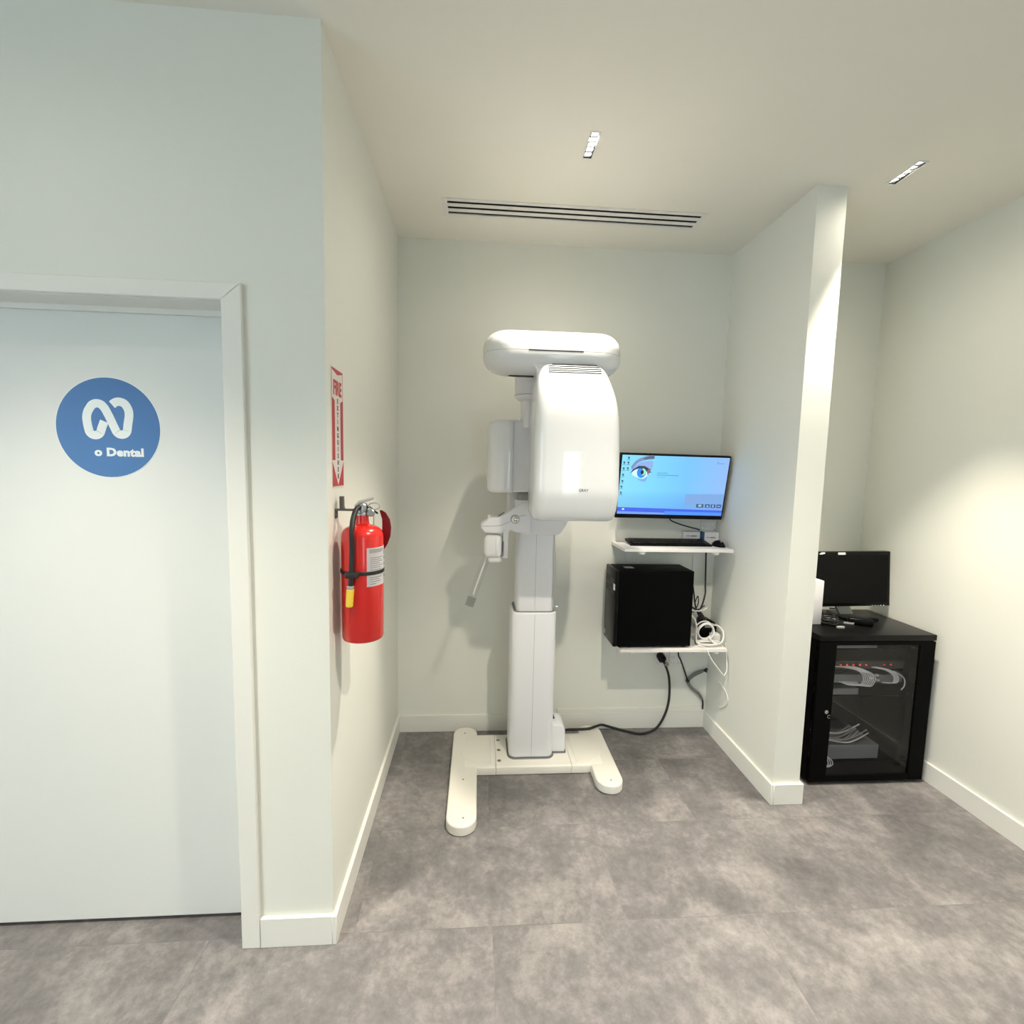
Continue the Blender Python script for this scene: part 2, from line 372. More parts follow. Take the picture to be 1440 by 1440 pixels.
v = thing('air_diffuser', (.8875, -.328, H-.004), 'long white linear air diffuser with three black slots in the ceiling', 'air vent')
b = box(VX0-.022, VX0+.001, VY0-.022, VY1+.022, H-.003, H-.0003, .0008, 1); box(VX1-.001, VX1+.022, VY0-.022, VY1+.022, H-.003, H-.0003, .0008, 1, bm=b)
box(VX0+.001, VX1-.001, VY0-.022, VY0+.001, H-.003, H-.0003, .0008, 1, bm=b); box(VX0+.001, VX1-.001, VY1-.001, VY1+.022, H-.003, H-.0003, .0008, 1, bm=b)
obj('frame', b, CAN, v)
sh = (VY1-VY0)
for k in range(2):
    yc = VY0+.0315+.0455*k
    obj('blade', box(VX0+.0005, VX1-.0005, yc-.0135, yc+.0135, H-.003, H-.001), CAN, v)
b = box(VX0+.0005, VX1-.0005, VY0+.0005, VY1-.0005, H+.085, H+.09)
for (a0, a1, c0, c1) in ((VX0+.0003, VX0+.0015, VY0+.0003, VY1-.0003), (VX1-.0015, VX1-.0003, VY0+.0003, VY1-.0003), (VX0+.0015, VX1-.0015, VY0+.0003, VY0+.0015), (VX0+.0015, VX1-.0015, VY1-.0015, VY1-.0003)):
    box(a0, a1, c0, c1, H+.002, H+.085, bm=b)
obj('plenum', b, DARK, v)

# ------------------------------------------------------------------ dental x-ray machine
m = thing('dental_xray_machine', (.745, -.27, 0), 'tall glossy white dental x-ray scanner on an H-shaped cream base in the alcove', 'x-ray machine')
LH = .045
def stadium(x0, x1, y0, y1, n=14):
    r = (x1-x0)/2; cx = (x0+x1)/2
    return [(cx+r*math.cos(PI*i/n), y1-r+r*math.sin(PI*i/n)) for i in range(n+1)]+[(cx+r*math.cos(PI+PI*i/n), y0+r+r*math.sin(PI+PI*i/n)) for i in range(n+1)]
def slab(outline, z0, z1, r=.008, bm=None):
    n = len(outline); P = [Vector((*p, 0)) for p in outline]
    def inset(d):
        out = []
        for i in range(n):
            a = P[i]-P[i-1]; c = P[(i+1) % n]-P[i]
            t = a.normalized()+c.normalized(); t.normalize(); nn = Vector((-t.y, t.x, 0))
            out.append(P[i]+nn*d)
        return out
    rings = [[(p.x, p.y, z0) for p in inset(0)]]
    for k in range(5):
        a = PI/2*k/4; d = r*(1-math.cos(a)); rings.append([(p.x, p.y, z1-r+r*math.sin(a)) for p in inset(d)])
    return loft(rings, bm)
obj('foot_bar', slab(stadium(.331, .463, -.822, -.045), .004, LH), CREAM, m, 'long left cream foot bar with rounded ends')
obj('foot_bar', slab(stadium(1.045, 1.177, -.592, -.045), .004, LH), CREAM, m, 'shorter right cream foot bar with rounded ends')
yb0, yb1 = -.425, -.128
def slabx(x0, x1): return slab([(x0, yb0), (x1, yb0), (x1, yb1), (x0, yb1)], .004, LH+.0012, .010)
obj('crossbar', loft([[(x, yb0, .004), (x, yb0, LH-.008), (x, yb0+.003, LH-.002), (x, yb0+.009, LH+.001), (x, yb1-.009, LH+.001), (x, yb1-.003, LH-.002), (x, yb1, LH-.008), (x, yb1, .004)] for x in (.400, .559)]), CREAM, m)
obj('crossbar', loft([[(x, yb0, .004), (x, yb0, LH-.008), (x, yb0+.003, LH-.002), (x, yb0+.009, LH+.001), (x, yb1-.009, LH+.001), (x, yb1-.003, LH-.002), (x, yb1, LH-.008), (x, yb1, .004)] for x in (.5605, .9455)]), CREAM, m)
obj('crossbar', loft([[(x, yb0, .004), (x, yb0, LH-.008), (x, yb0+.003, LH-.002), (x, yb0+.009, LH+.001), (x, yb1-.009, LH+.001), (x, yb1-.003, LH-.002), (x, yb1, LH-.008), (x, yb1, .004)] for x in (.947, 1.11)]), CREAM, m)
for cx, s in ((.505, -1), (1.005, 1)):
    pts = [(cx+s*.125*math.sin(a), -.277+.125*math.cos(a)) for a in [PI*i/20 for i in range(21)]]
    if s < 0: pts = pts
    pts = [(cx+(-s)*.03, -.277+.125)]+pts+[(cx+(-s)*.03, -.277-.125)]
    if s > 0: pts = pts[::-1]
    obj('pivot_plate', slab(pts, .02, LH+.0032, .0025), CREAM, m)
for (bx, by) in ((.578, -.188), (.578, -.281), (.577, -.374)):
    b = lathe([(.0105, LH+.0004), (.0105, LH+.0018), (.0075, LH+.0022)], (bx, by, 0), 18)
    obj('bolt', b, STEEL, m)
for (bx, by) in ((.405, -.769), (.397, -.514), (.395, -.111), (1.115, -.547), (1.112, -.1)):
    obj('bolt', lathe([(.0045, LH-.002), (.0045, LH+.0008)], (bx, by, 0), 12), SEAM, m)
# column
def col(x0, x1, y0, y1, z0, z1, r, er=.008):
    rings = []
    for k in range(4):
        a = PI/2*k/3; d = er*(1-math.sin(a)); rings.append([(x, y, z0+er*(1-math.cos(a))) for x, y in rrect(x0+d, x1-d, y0+d, y1-d, r-d*.9, 7)])
    for k in range(4):
        a = PI/2*k/3; d = er*(1-math.cos(a)); rings.append([(x, y, z1-er+er*math.sin(a)) for x, y in rrect(x0+d, x1-d, y0+d, y1-d, r-d*.9, 7)])
    return loft(rings)
obj('pocket_gap', prism(rrect(.620, .866, -.368, -.145, .042, 6), 'z', LH, LH+.0035, .001, 1), SEAM, m)  # dark plate stands in for the shaded gap around the column foot
lc = obj('lower_column', col(.628, .858, -.360, -.152, LH+.004, .822, .036), GLOSS2, m)
obj('seam', box(.7435, .7448, -.3604, -.359, .06, .81), GREYP, lc)
obj('column_lip', prism(rrect(.638, .852, -.353, -.160, .034, 6), 'z', .8215, .826, .001, 1), SEAM, m)
uc = obj('upper_column', col(.650, .842, -.345, -.168, .80, 1.30, .026, .003), GLOSS2, m)
obj('seam', box(.7435, .7447, -.3454, -.344, .83, 1.23), GREYP, uc)
obj('seam', box(.8345, .8360, -.3425, -.339, .83, 1.23), GREYP, uc)
b = lathe([(.001, 0), (.006, .001), (.006, .012), (.001, .013)], (0, 0, 0), 14, xf=Matrix.Translation((.853, -.33, .846)) @ Matrix.Rotation(PI/2, 4, 'Y'))
obj('cover_screw', b, CHROME, m)
cc = obj('cable_cover', prism([(.856, .05), (.926, .05), (.9285, .06), (.9285, .165), (.924, .182), (.912, .194), (.895, .199), (.856, .199)], 'y', -.315, -.185, .006, 3), GLOSS2, m)
obj('pocket_gap', prism(rrect(.850, .936, -.322, -.180, .012, 3), 'z', LH, LH+.0035, .001, 1), SEAM, m)  # gap shade continued around the cable cover, as another dark plate
obj('cable_socket', prism([(.856, .20), (.882, .20), (.860, .232), (.856, .232)], 'y', -.25, -.21), BLACKP, m)
# carriage
obj('carriage', prism([(.632, 1.300), (.640, 1.262), (.652, 1.238), (.672, 1.226), (.838, 1.226), (.856, 1.235), (.872, 1.258), (.888, 1.288), (.893, 1.315), (.893, 1.395), (.632, 1.395)], 'y', -.405, -.13, .010, 3), GLOSS2, m)
obj('spine', col(.665, .845, -.330, -.125, 1.385, 1.965, .04), GLOSS2, m)
obj('spine_joint', prism(rrect(.664, .85, -.337, -.12, .04), 'z', 1.800, 1.805, .001, 1), DARK, m)
# rotating top housing
def pill(x0, x1, y0, y1, prof, rc):
    rings = []
    for d, z in prof: rings.append([(x, y, z) for x, y in rrect(x0+d, x1-d, y0+d, y1-d, max(rc-d, .01), 10)])
    return loft(rings)
X0, X1, Y0, Y1 = .461, 1.054, -.715, -.475
top = [(0, 2.031), (0, 2.050)]
for k in range(1, 9):
    a = PI/2*k/8; top.append((.070*(1-math.cos(a)), 2.050+.072*math.sin(a)))
top += [(.090, 2.1225), (.115, 2.123)]
bot = [(.115, 1.9485), (.10, 1.949)]
for k in range(8, 0, -1):
    a = PI/2*k/8; bot.append((.080*(1-math.cos(a)), 2.018-.068*math.sin(a)))
bot += [(0, 2.018), (0, 2.0295)]
obj('top_housing', pill(X0, X1, Y0, Y1, bot, .118), GLOSS, m)
obj('top_cover', pill(X0, X1, Y0, Y1, top, .118), GLOSS, m)
obj('housing_seam', pill(X0, X1, Y0, Y1, [(.0012, 2.0290), (.0012, 2.0315)], .118), GREYP, m)
obj('status_slot', box(.645, .872, Y0-.001, Y0+.02, 2.0272, 2.0328, .0008, 1), DARK, m)
obj('housing_slot', prism([(.570, -.585), (.60, -.600), (.69, -.600), (.69, -.570), (.60, -.570)], 'z', 1.9465, 1.950), DARK, m)
obj('bearing', lathe([(.04, 0), (.072, .004), (.083, .014), (.086, .030), (.086, .12), (.07, .126)], (.700, -.405, 1.866), 40), GLOSS2, m)
obj('bearing_ring', lathe([(.0868, .0), (.0868, .002)], (.700, -.405, 1.888), 40), GREYP, m)
obj('arm_neck', prism(rrect(.655, .82, -.45, -.28, .03), 'z', 1.74, 1.87, .01, 3), GLOSS2, m)
# front sensor arm
sec = [(1.328, .712, .992, -.690, .03), (1.330, .697, 1.010, -.702, .035), (1.337, .686, 1.024, -.716, .04), (1.352, .679, 1.032, -.729, .045), (1.38, .6765, 1.037, -.742, .048), (1.425, .676, 1.038, -.760, .05),
       (1.445, .676, 1.038, -.7645, .05), (1.465, .676, 1.0375, -.765, .05), (1.52, .676, 1.0365, -.765, .05), (1.62, .6765, 1.034, -.765, .05), (1.70, .677, 1.031, -.765, .05), (1.76, .6775, 1.027, -.764, .05), (1.80, .678, 1.022, -.761, .05),
       (1.84, .679, 1.014, -.755, .05), (1.875, .680, 1.004, -.747, .05), (1.91, .682, .992, -.736, .05), (1.94, .684, .981, -.724, .048), (1.965, .685, .969, -.7125, .045), (1.985, .687, .950, -.702, .04), (1.998, .694, .922, -.690, .035), (2.003, .712, .89, -.676, .03)]
rings = [[(x, y, z) for x, y in rrect(x0, x1, yf, -.505 if z > 1.40 else -.505-.0*(1.4-z), (r*.8, .03, .03, r), 8)] for z, x0, x1, yf, r in sec]
fa = obj('sensor_arm', loft(rings), GLOSS, m, 'large glossy white front housing', ang=50)
# vent slots on the shoulder
b = bmesh.new()
for k in range(5):
    z = 1.944+k*.0086; ys = -.724+(z-1.94)*.46+max(0, z-1.965)*.07
    x0 = .728+(.0 if k < 4 else .016); x1 = .948-(0 if k < 3 else .008*(k-2))
    box(x0, x1, ys-.0022, ys+.004, z-.0014, z+.0014, bm=b)
obj('vent_slots', b, DARK, fa)
b = text('GRAY', .0155, Matrix.Translation((.880, -.7654, 1.4585)) @ FRONT, bold=.0003, ext=.0006)
obj('lettering', b, TXT, fa)
# blend from the arm into the top housing
obj('arm_fillet', loft([[(x, y, z) for x, y in rrect(.686-d, .93+d, -.706+d*.2, -.52, .02, 5)] for d, z in ((0, 1.915), (.0, 1.930), (.003, 1.945), (.009, 1.958), (.020, 1.970), (.034, 1.978), (.06, 1.985))]), GLOSS, m)
# rear x-ray tube unit
obj('tube_unit', box(.600, .745, -.425, -.18, 1.434, 1.776, .012, 3), GLOSS2, m)
rings = [[(x, y, z) for x, y in rrect(.490+d, .614, -.445+d*.6, -.175, (.02, .02, .04, .045-d*.5), 7)] for d, z in ((.030, 1.4295), (.014, 1.432), (.004, 1.440), (0, 1.452), (0, 1.740), (.004, 1.758), (.014, 1.770), (.034, 1.776))]
obj('tube_cover', loft(rings), GLOSS, m, 'rounded lighter white tube cover')
obj('collimator', box(.645, .745, -.400, -.31, 1.388, 1.432, .012, 3), GREYP, m, 'grey collimator block')
obj('post', box(.600, .72, -.31, -.19, 1.30, 1.437, .01, 3), GLOSS2, m)
# chin rest arm
arm = [(.4644, 1.2773), (.5035, 1.3096), (.5489, 1.3121), (.6437, 1.3704), (.6627, 1.3841), (.7036, 1.3848), (.7073, 1.2407), (.6322, 1.2397), (.6078, 1.2516), (.5936, 1.2393), (.5457, 1.2350), (.4832, 1.2379), (.4636, 1.2620)]
ch = obj('chin_rest_arm', prism(arm, 'y', -.432, -.345, .008, 3), GLOSS2, m)
obj('seam', tube([(.4655, -.4325, 1.2705), (.5061, -.4327, 1.2697), (.5441, -.4327, 1.2726), (.5631, -.4327, 1.2752), (.6056, -.4327, 1.2949), (.632, -.4327, 1.315), (.68, -.4327, 1.325)], .0010, 6), GREYP, ch)
obj('arm_slot', tube([(.548, -.40, 1.3165), (.577, -.40, 1.3345)], .0028, 6), SEAM, ch)
obj('arm_tab', box(.496, .512, -.42, -.38, 1.305, 1.322, .003, 2), WPLAST, ch)
kn = obj('knob', sphere((.627, -.440, 1.305), .0195, s=(1, .7, 1)), CHROME, ch, 'chrome ball knob')
obj('knob_ring', lathe([(.0215, 0), (.0215, .006), (.0185, .007)], (0, 0, 0), 24, xf=Matrix.Translation((.627, -.431, 1.305)) @ FRONT), GREYP, kn)
obj('knob_tip', sphere((.633, -.4515, 1.302), .005), STEEL, kn)
obj('grip_holder', box(.481, .568, -.445, -.355, 1.118, 1.226, .022, 4), GLOSS, m)
obj('holder_seam', box(.5372, .5384, -.4458, -.4445, 1.13, 1.215), GREYP, m)
obj('holder_plate', box(.570, .596, -.435, -.36, 1.115, 1.252, .004, 2), GLOSS2, m)
obj('holder_gap', box(.5695, .5745, -.4365, -.43, 1.125, 1.197), SEAM, m)
obj('holder_nib', box(.500, .569, -.43, -.37, 1.090, 1.125, .014, 3), WPLAST, m)
def pt(a, c, t): return tuple(a[i]+(c[i]-a[i])*t for i in range(3))
ga, gc = (.498, -.40, 1.128), (.4145, -.40, .875)
dirv = (Vector(gc)-Vector(ga)).normalized(); side = Vector((0, 1, 0)).cross(dirv).normalized()
g = thing  # keep name
b = bmesh.new()
Rm = Matrix((( side.x, 0, dirv.x, 0), (0, 1, 0, 0), (side.z, 0, dirv.z, 0), (0, 0, 0, 1)))
GX = Matrix.Translation(ga) @ Rm
LG = (Vector(gc)-Vector(ga)).length
gr = obj('hand_grip', loft([[(x, y, z) for x, y in rrect(-.0205, .0205, -.013, .013, .012, 5)] for z in (0, LG)], xf=GX), ACRYL, m, 'clear acrylic hand grip')
obj('grip_core', box(-.004, .004, -.004, .004, .0, LG*.80, .001, 1, xf=GX), WPLAST, gr)
obj('grip_tip', loft([[(x, y, z) for x, y in rrect(-.0215, .0215, -.014, .014, .012, 5)] for z in (LG*.86, LG+.004)], xf=GX), glass('tip_acrylic', (.80, .81, .80), rough=.1), gr, 'grey translucent end cap')

# ------------------------------------------------------------------ power cord and trunking
pc = thing('power_cable', (1.30, -.06, .0), 'thick black power cable looping from the wall socket to the white scanner', 'cable')
obj('cord', tube([(1.545, -.075, .440), (1.562, -.068, .410), (1.590, -.050, .345), (1.601, -.046, .27), (1.600, -.048, .19), (1.582, -.055, .12), (1.545, -.062, .05), (1.50, -.066, .012), (1.42, -.085, .0075), (1.36, -.062, .0075), (1.30, -.035, .010), (1.245, -.026, .022), (1.20, -.048, .045), (1.165, -.075, .0545), (1.11, -.102, .0545), (1.05, -.108, .0545), (.98, -.12, .060), (.94, -.16, .075), (.915, -.187, .078)], .0072, 10, 10), RUB, pc)
obj('plug', lathe([(.008, 0), (.012, .004), (.023, .014), (.0245, .03), (.0245, .052), (.021, .058)], (0, 0, 0), 20, xf=Matrix.Translation((1.541, -.080, .446)) @ Matrix.Rotation(-PI/2+.25, 4, 'X')), BLACKP, pc)
obj('plug_band', tube([(1.566, -.074, .423), (1.556, -.079, .432)], .012, 12), GREYP, pc)

rw = obj('cable_trunking', box(.935, W-BT-.004, -.013, -.0005, .1005, .128, .002, 1), TRIM, None, 'slim white cable trunking running along the top of the back baseboard', 'cable trunking')

sl = thing('cable_sleeve', (1.76, -.012, .12), 'frayed grey Y-shaped cable sleeve on the wall below the lower shelf', 'cable sleeve')
obj('thin_cable', tube([(1.655, -.020, .562), (1.6593, -.012, .4597), (1.6793, -.012, .4155), (1.7257, -.012, .2953)], .0045, 8), RUB, sl)
obj('sleeve', tube([(1.7257, -.013, .2953), (1.759, -.015, .3306), (1.802, -.016, .3524), (1.820, -.016, .358)], lambda t: .0075+.004*math.sin(PI*t), 10), GREYM, sl)
obj('frayed_end', tube([(1.816, -.016, .357), (1.830, -.018, .363), (1.836, -.022, .372)], .008, 8), RUB, sl)
obj('frayed_end', tube([(1.824, -.020, .360), (1.836, -.024, .352)], .005, 8), RUB, sl)
obj('sleeve', tube([(1.726, -.013, .2950), (1.735, -.014, .272), (1.757, -.015, .2459), (1.797, -.015, .214), (1.823, -.014, .1777)], lambda t: .0075+.002*math.sin(PI*t), 10), GREYM, sl)
obj('thin_cable', tube([(1.823, -.016, .180), (1.8262, -.018, .15), (1.8240, -.022, .119)], .0048, 8), RUB, sl)
obj('cable_tie', sphere((1.7257, -.013, .2953), .0125), RUB, sl)

# ------------------------------------------------------------------ shelves
def shelf(z0, label, legz, bx):
    t = thing('wall_shelf', (1.54, -.125, z0), label, 'shelf', 'white wall shelves under the lit monitor')
    obj('board', box(1.228, 1.828, -.250, -.001, z0, z0+.0165, .0012, 1), SHELFM, t)
    for x in bx:
        br = obj('bracket', box(x-.019, x+.019, -.006, -.001, legz, z0, .001, 1), WPLAST, t)
        q = br
        b = box(x-.019, x+.019, -.215, -.006, z0-.006, z0-.0002, .001, 1)
        lathe([(.001, z0-.017), (.016, z0-.016), (.021, z0-.008), (.021, z0-.0005)], (x, -.224, 0), 20, bm=b)
        obj('bracket_arm', b, WPLAST, br)
    return t
shelf(1.119, 'upper white wall shelf holding the keyboard', .972, (1.331, 1.738))
shelf(.567, 'lower white wall shelf holding the black computer tower', .455, (1.300, 1.775))
S1 = 1.1358; S2 = .5838

# keyboard
kx = Matrix.Translation((1.524, -.092, S1+.006)) @ Matrix.Rotation(math.radians(9), 4, 'X')
k = thing('keyboard', (1.532, -.092, S1), 'black computer keyboard lying on the upper white shelf', 'keyboard')
obj('base', box(-.232, .232, -.062, .056, -.001, .013, .004, 2, xf=kx), BLACKP, k)
b = bmesh.new()
for r_ in range(5):
    x = -.215
    widths = [.0185]*23 if r_ else [.04, .0185, .0185, .0185, .11]+[.0185]*15
    for wd in widths:
        if x+wd > .215: break
        box(x+.0012, x+wd-.0012, -.05+r_*.019, -.05+r_*.019+.0165, .013, .0175, .0012, 1, bm=b, xf=kx); x += wd+.0006
obj('keys', b, BLACKP, k).__setitem__('kind', 'stuff')
b = box(-.2, -.17, .035, .045, -.0115, .004, 0, 1, xf=kx)
obj('foot', b, BLACKP, k)
obj('foot', box(.17, .2, .035, .045, -.0115, .004, 0, 1, xf=kx), BLACKP, k)
ms = thing('computer_mouse', (1.800, -.13, S1), 'black computer mouse at the right end of the upper shelf', 'computer mouse')
b = bmesh.new(); rings = []
for i in range(13):
    t_ = i/12; w_ = .031*math.sin(PI*min(max(t_, .035), .965))**.45; h_ = .034*math.sin(PI*min(max(t_*.85+.09, .02), .98))**.8
    y_ = -.185+.105*t_
    rings.append([(1.801+w_*math.cos(a), y_, S1+.0005+max(0, h_*math.sin(a))) for a in [PI*j/14 for j in range(15)]])
obj('body', loft(rings), BLACKP, ms)
obj('scroll_wheel', lathe([(.004, -.003), (.006, -.002), (.006, .002), (.004, .003)], (0, 0, 0), 16, xf=Matrix.Translation((1.801, -.158, S1+.027)) @ Matrix.Rotation(PI/2, 4, 'Y')), GREYP, ms)

# cartons
c1 = thing('small_carton', (1.69, -.017, S1), 'small white carton with a printed line, behind the keyboard left of the blue-sided carton', 'box')
obj('carton', box(1.640, 1.742, -.030, -.003, S1, S1+.070, .0008, 1), BOXW, c1)
b = box(1.660, 1.682, -.0305, -.030, S1+.040, S1+.0435); box(1.687, 1.722, -.0305, -.030, S1+.039, S1+.0445, bm=b); box(1.644, 1.738, -.0308, -.030, S1+.0655, S1+.0685, bm=b)
obj('print', b, INK, c1)
c2 = thing('small_carton', (1.79, -.026, S1), 'small white carton with a dark blue side next to the mouse', 'box')
obj('carton', box(1.7475, 1.842, -.055, -.004, S1, S1+.068, .0008, 1), BOXW, c2)
obj('blue_side', box(1.7465, 1.7560, -.0560, -.003, S1+.0005, S1+.069, .0005, 1), BLUEBOX, c2)
b = box(1.768, 1.786, -.0555, -.055, S1+.036, S1+.039); box(1.790, 1.822, -.0555, -.055, S1+.035, S1+.040, bm=b)
obj('print', b, INK, c2)

def outlet(x0, x1, z0, z1, n, label):
    t = thing('wall_socket', ((x0+x1)/2, -.004, z0), label, 'socket')
    obj('cover_plate', box(x0, x1, -.007, -.0005, z0, z1, .002, 2), WPLAST, t)
    for i in range(n):
        cx = x0+(x1-x0)*(i+.5)/n
        s = obj('socket_face', box(cx-.015, cx+.015, -.009, -.0065, z0+.012, z1-.012, .001, 1), WPLAST, t)
        b = bmesh.new()
        zc = (z0+z1)/2
        for dz in ((-.018, .018) if z1-z0 > .07 else (0,)):
            box(cx-.008, cx-.006, -.0095, -.0088, zc+dz-.003, zc+dz+.005, bm=b); box(cx+.006, cx+.008, -.0095, -.0088, zc+dz-.003, zc+dz+.005, bm=b)
            box(cx-.002, cx+.002, -.0095, -.0088, zc+dz-.010, zc+dz-.007, bm=b)
        obj('slots', b, SEAM, s)
    return t
outlet(1.755, 1.846, 1.212, 1.262, 2, 'white wall socket plate just under the lit monitor, above the cartons')
outlet(1.520, 1.600, .378, .470, 2, 'white wall socket plate below the lower shelf with the black plug in it')
outlet(1.607, 1.690, .378, .470, 2, 'empty white wall socket plate below the lower shelf, right of the black plug')

# ------------------------------------------------------------------ lit wall monitor
MX = Matrix.Translation((1.5205, -.092, 1.284)) @ Matrix.Rotation(math.radians(9.6), 4, 'X') @ Matrix.Rotation(math.radians(.45), 4, 'Y')
mo = thing('wall_monitor', (1.52, -.09, 1.284), 'lit flat monitor with blue eye desktop mounted on the back wall', 'monitor')
mw, mh = .309, .362
bz = obj('bezel', box(-mw, mw, -.006, .028, 0, mh, .003, 2, xf=MX), BLACKP, mo)
sx0, sx1, sz0, sz1 = -mw+.008, mw-.008, .024, mh-.009
def scr_mat():
    m_ = bpy.data.materials.new('desktop_picture'); m_.use_nodes = True; nt = m_.node_tree; N = nt.nodes; Lk = nt.links
    bs = N['Principled BSDF']; bs.inputs['Base Color'].default_value = (.01, .01, .01, 1); bs.inputs['Roughness'].default_value = .35
    tc = N.new('ShaderNodeTexCoord'); se = N.new('ShaderNodeSeparateXYZ'); Lk.new(tc.outputs['Generated'], se.inputs[0])
    r = N.new('ShaderNodeValToRGB'); Lk.new(se.outputs['X'], r.inputs[0])
    e = r.color_ramp.elements; e[0].position = 0; e[0].color = (.24, .66, .92, 1); e[1].position = 1; e[1].color = (.27, .45, .84, 1); x = e.new(.3); x.color = (.19, .60, .97, 1); x = e.new(.62); x.color = (.17, .50, .97, 1)
    r2 = N.new('ShaderNodeValToRGB'); Lk.new(se.outputs['Z'], r2.inputs[0])
    e = r2.color_ramp.elements; e[0].position = 0; e[0].color = (.75, .75, .80, 1); e[1].position = 1; e[1].color = (1.05, 1.05, 1.0, 1); x = e.new(.30); x.color = (.9, .93, .97, 1); x = e.new(.42); x.color = (1.06, 1.08, 1.02, 1)
    mu = N.new('ShaderNodeVectorMath'); mu.operation = 'MULTIPLY'; Lk.new(r.outputs[0], mu.inputs[0]); Lk.new(r2.outputs[0], mu.inputs[1])
    Lk.new(mu.outputs[0], bs.inputs['Emission Color']); bs.inputs['Emission Strength'].default_value = SCR
    return m_
SCR = 1.0
def em(name, col, s=1.0):
    return mat(name, (.01, .01, .01), .4, emit=col, es=s*SCR)
sc = obj('screen', box(sx0, sx1, -.0070, -.0055, sz0, sz1, xf=MX), scr_mat(), mo, 'glowing blue desktop')
def U(u, v_): return (sx0+(sx1-sx0)*u, sz1-(sz1-sz0)*v_)
def spoly(name, pts, mcol, layer=1, par=None, sm=0):
    P = [U(*p) for p in pts]
    if sm:
        q = smoothpts([(x, y, 0) for x, y in P]+[(P[0][0], P[0][1], 0)], sm)[:-1]; P = [(a.x, a.y) for a in q]
    return obj(name, prism(P, 'y', -.0070-layer*.0003, -.0069, xf=MX), mcol, par or sc)
# taskbar
spoly('taskbar', [(0, .885), (1, .905), (1, 1), (0, 1)], em('taskbar_blue', (.05, .12, .78)), 1)
spoly('taskbar_tray', [(.45, .94), (1, .945), (1, 1), (.45, 1)], em('taskbar_light', (.08, .28, .90)), 2)
spoly('taskbar_glow', [(0, .955), (.45, .965), (.45, 1), (0, 1)], em('taskbar_pale', (.17, .35, .85)), 2)
spoly('start_button', [(.045, .905), (.065, .905), (.065, .93), (.045, .93)], em('start_white', (.8, .85, 1)), 3)
spoly('pale_band', [(.63, .635), (1, .62), (1, .82), (.63, .84)], em('band_blue', (.20, .38, .72)), 1)
# eye picture
ex, ey = .19, .285
spoly('brow', [(.09, .19), (.13, .09), (.19, .03), (.25, .0), (.292, .0), (.296, .05), (.25, .065), (.19, .09), (.14, .14), (.10, .24)], em('brow_tone', (.20, .27, .50)), 1, sm=4)
spoly('brow_dark', [(.19, .055), (.24, .015), (.285, .005), (.29, .05), (.25, .055), (.21, .068)], em('brow_dark', (.10, .13, .20)), 2, sm=4)
spoly('lid_tone', [(.095, .29), (.11, .20), (.17, .12), (.26, .09), (.29, .12), (.275, .25), (.22, .20), (.15, .20), (.10, .31)], em('lid_tone', (.28, .42, .78)), 1, sm=4)
spoly('eye_white', [(.098, .30), (.13, .235), (.18, .205), (.22, .215), (.25, .26), (.245, .34), (.21, .385), (.16, .37), (.12, .345)], em('eye_white', (.62, .93, .98)), 2, sm=4)
spoly('lashes', [(.085, .31), (.11, .235), (.16, .175), (.215, .175), (.255, .215), (.275, .235), (.265, .26), (.285, .275), (.258, .29), (.252, .33), (.24, .275), (.215, .228), (.17, .215), (.13, .24), (.10, .285)], em('lash_dark', (.03, .05, .09)), 4)
spoly('lash_blush', [(.255, .22), (.27, .24), (.26, .29), (.25, .33), (.238, .26)], em('lash_red', (.30, .10, .16)), 5)
iris = [(ex+.042*math.cos(a), ey+.092*math.sin(a)) for a in [2*PI*i/28 for i in range(28)]]
spoly('iris', iris, em('iris_blue', (.03, .25, .85)), 3)
spoly('iris_light', [(ex+.008+.032*math.cos(a), ey-.01+.06*math.sin(a)) for a in [-PI/2+PI*i/14 for i in range(15)]], em('iris_green', (.30, .80, .55)), 5)
spoly('pupil', [(ex+.006+.014*math.cos(a), ey-.005+.035*math.sin(a)) for a in [2*PI*i/20 for i in range(20)]], em('pupil', (.005, .01, .02)), 6)
spoly('under_eye', [(.15, .385), (.21, .40), (.245, .35), (.24, .42), (.215, .44), (.18, .42)], em('under_eye', (.22, .40, .78)), 1, sm=4)
# desktop icons, caption lines, small pictures
def srects(name, rs, mcol, layer=2):
    b_ = bmesh.new()
    for (u0, v0, u1, v1) in rs:
        (xa, za), (xb, zb) = U(u0, v0), U(u1, v1); box(xa, xb, -.0070-layer*.0003, -.0069, zb, za, bm=b_, xf=MX)
    return obj(name, b_, mcol, sc)
ICN = em('icon_dark', (.04, .12, .18)); ICN2 = em('caption_grey', (.10, .30, .48))
for (u, v_) in ((.06, .03), (.022, .11), (.06, .11), (.022, .21), (.06, .205), (.022, .315), (.022, .42), (.018, .515), (.018, .62)):
    srects('desktop_icon', [(u-.008, v_, u+.008, v_+.028), (u-.004, v_+.028, u+.010, v_+.036), (u-.014, v_+.048, u+.014, v_+.055)], ICN)
srects('caption_line', [(.335, .28, .435, .290)], ICN2); srects('caption_line', [(.335, .315, .54, .327)], ICN2); srects('caption_line', [(.335, .355, .42, .363)], em('caption_pale', (.13, .42, .75)))
srects('corner_caption', [(.885, .075, .90, .085), (.885, .095, .955, .104)], em('corner_caption', (.12, .25, .55)))
for u in (.745, .83, .885, .94):
    srects('thumbnail_picture', [(u-.0, .80, u+.045, .862)], em('thumb', (.04, .09, .25))) if u > .8 else srects('thumbnail_picture', [(u, .80, u+.07, .862)], ICN)
srects('thumbnail_highlight', [(.765, .81, .795, .845), (.845, .82, .862, .85), (.90, .81, .913, .85), (.95, .825, .975, .84)], em('thumb_light', (.35, .50, .80)), 3)
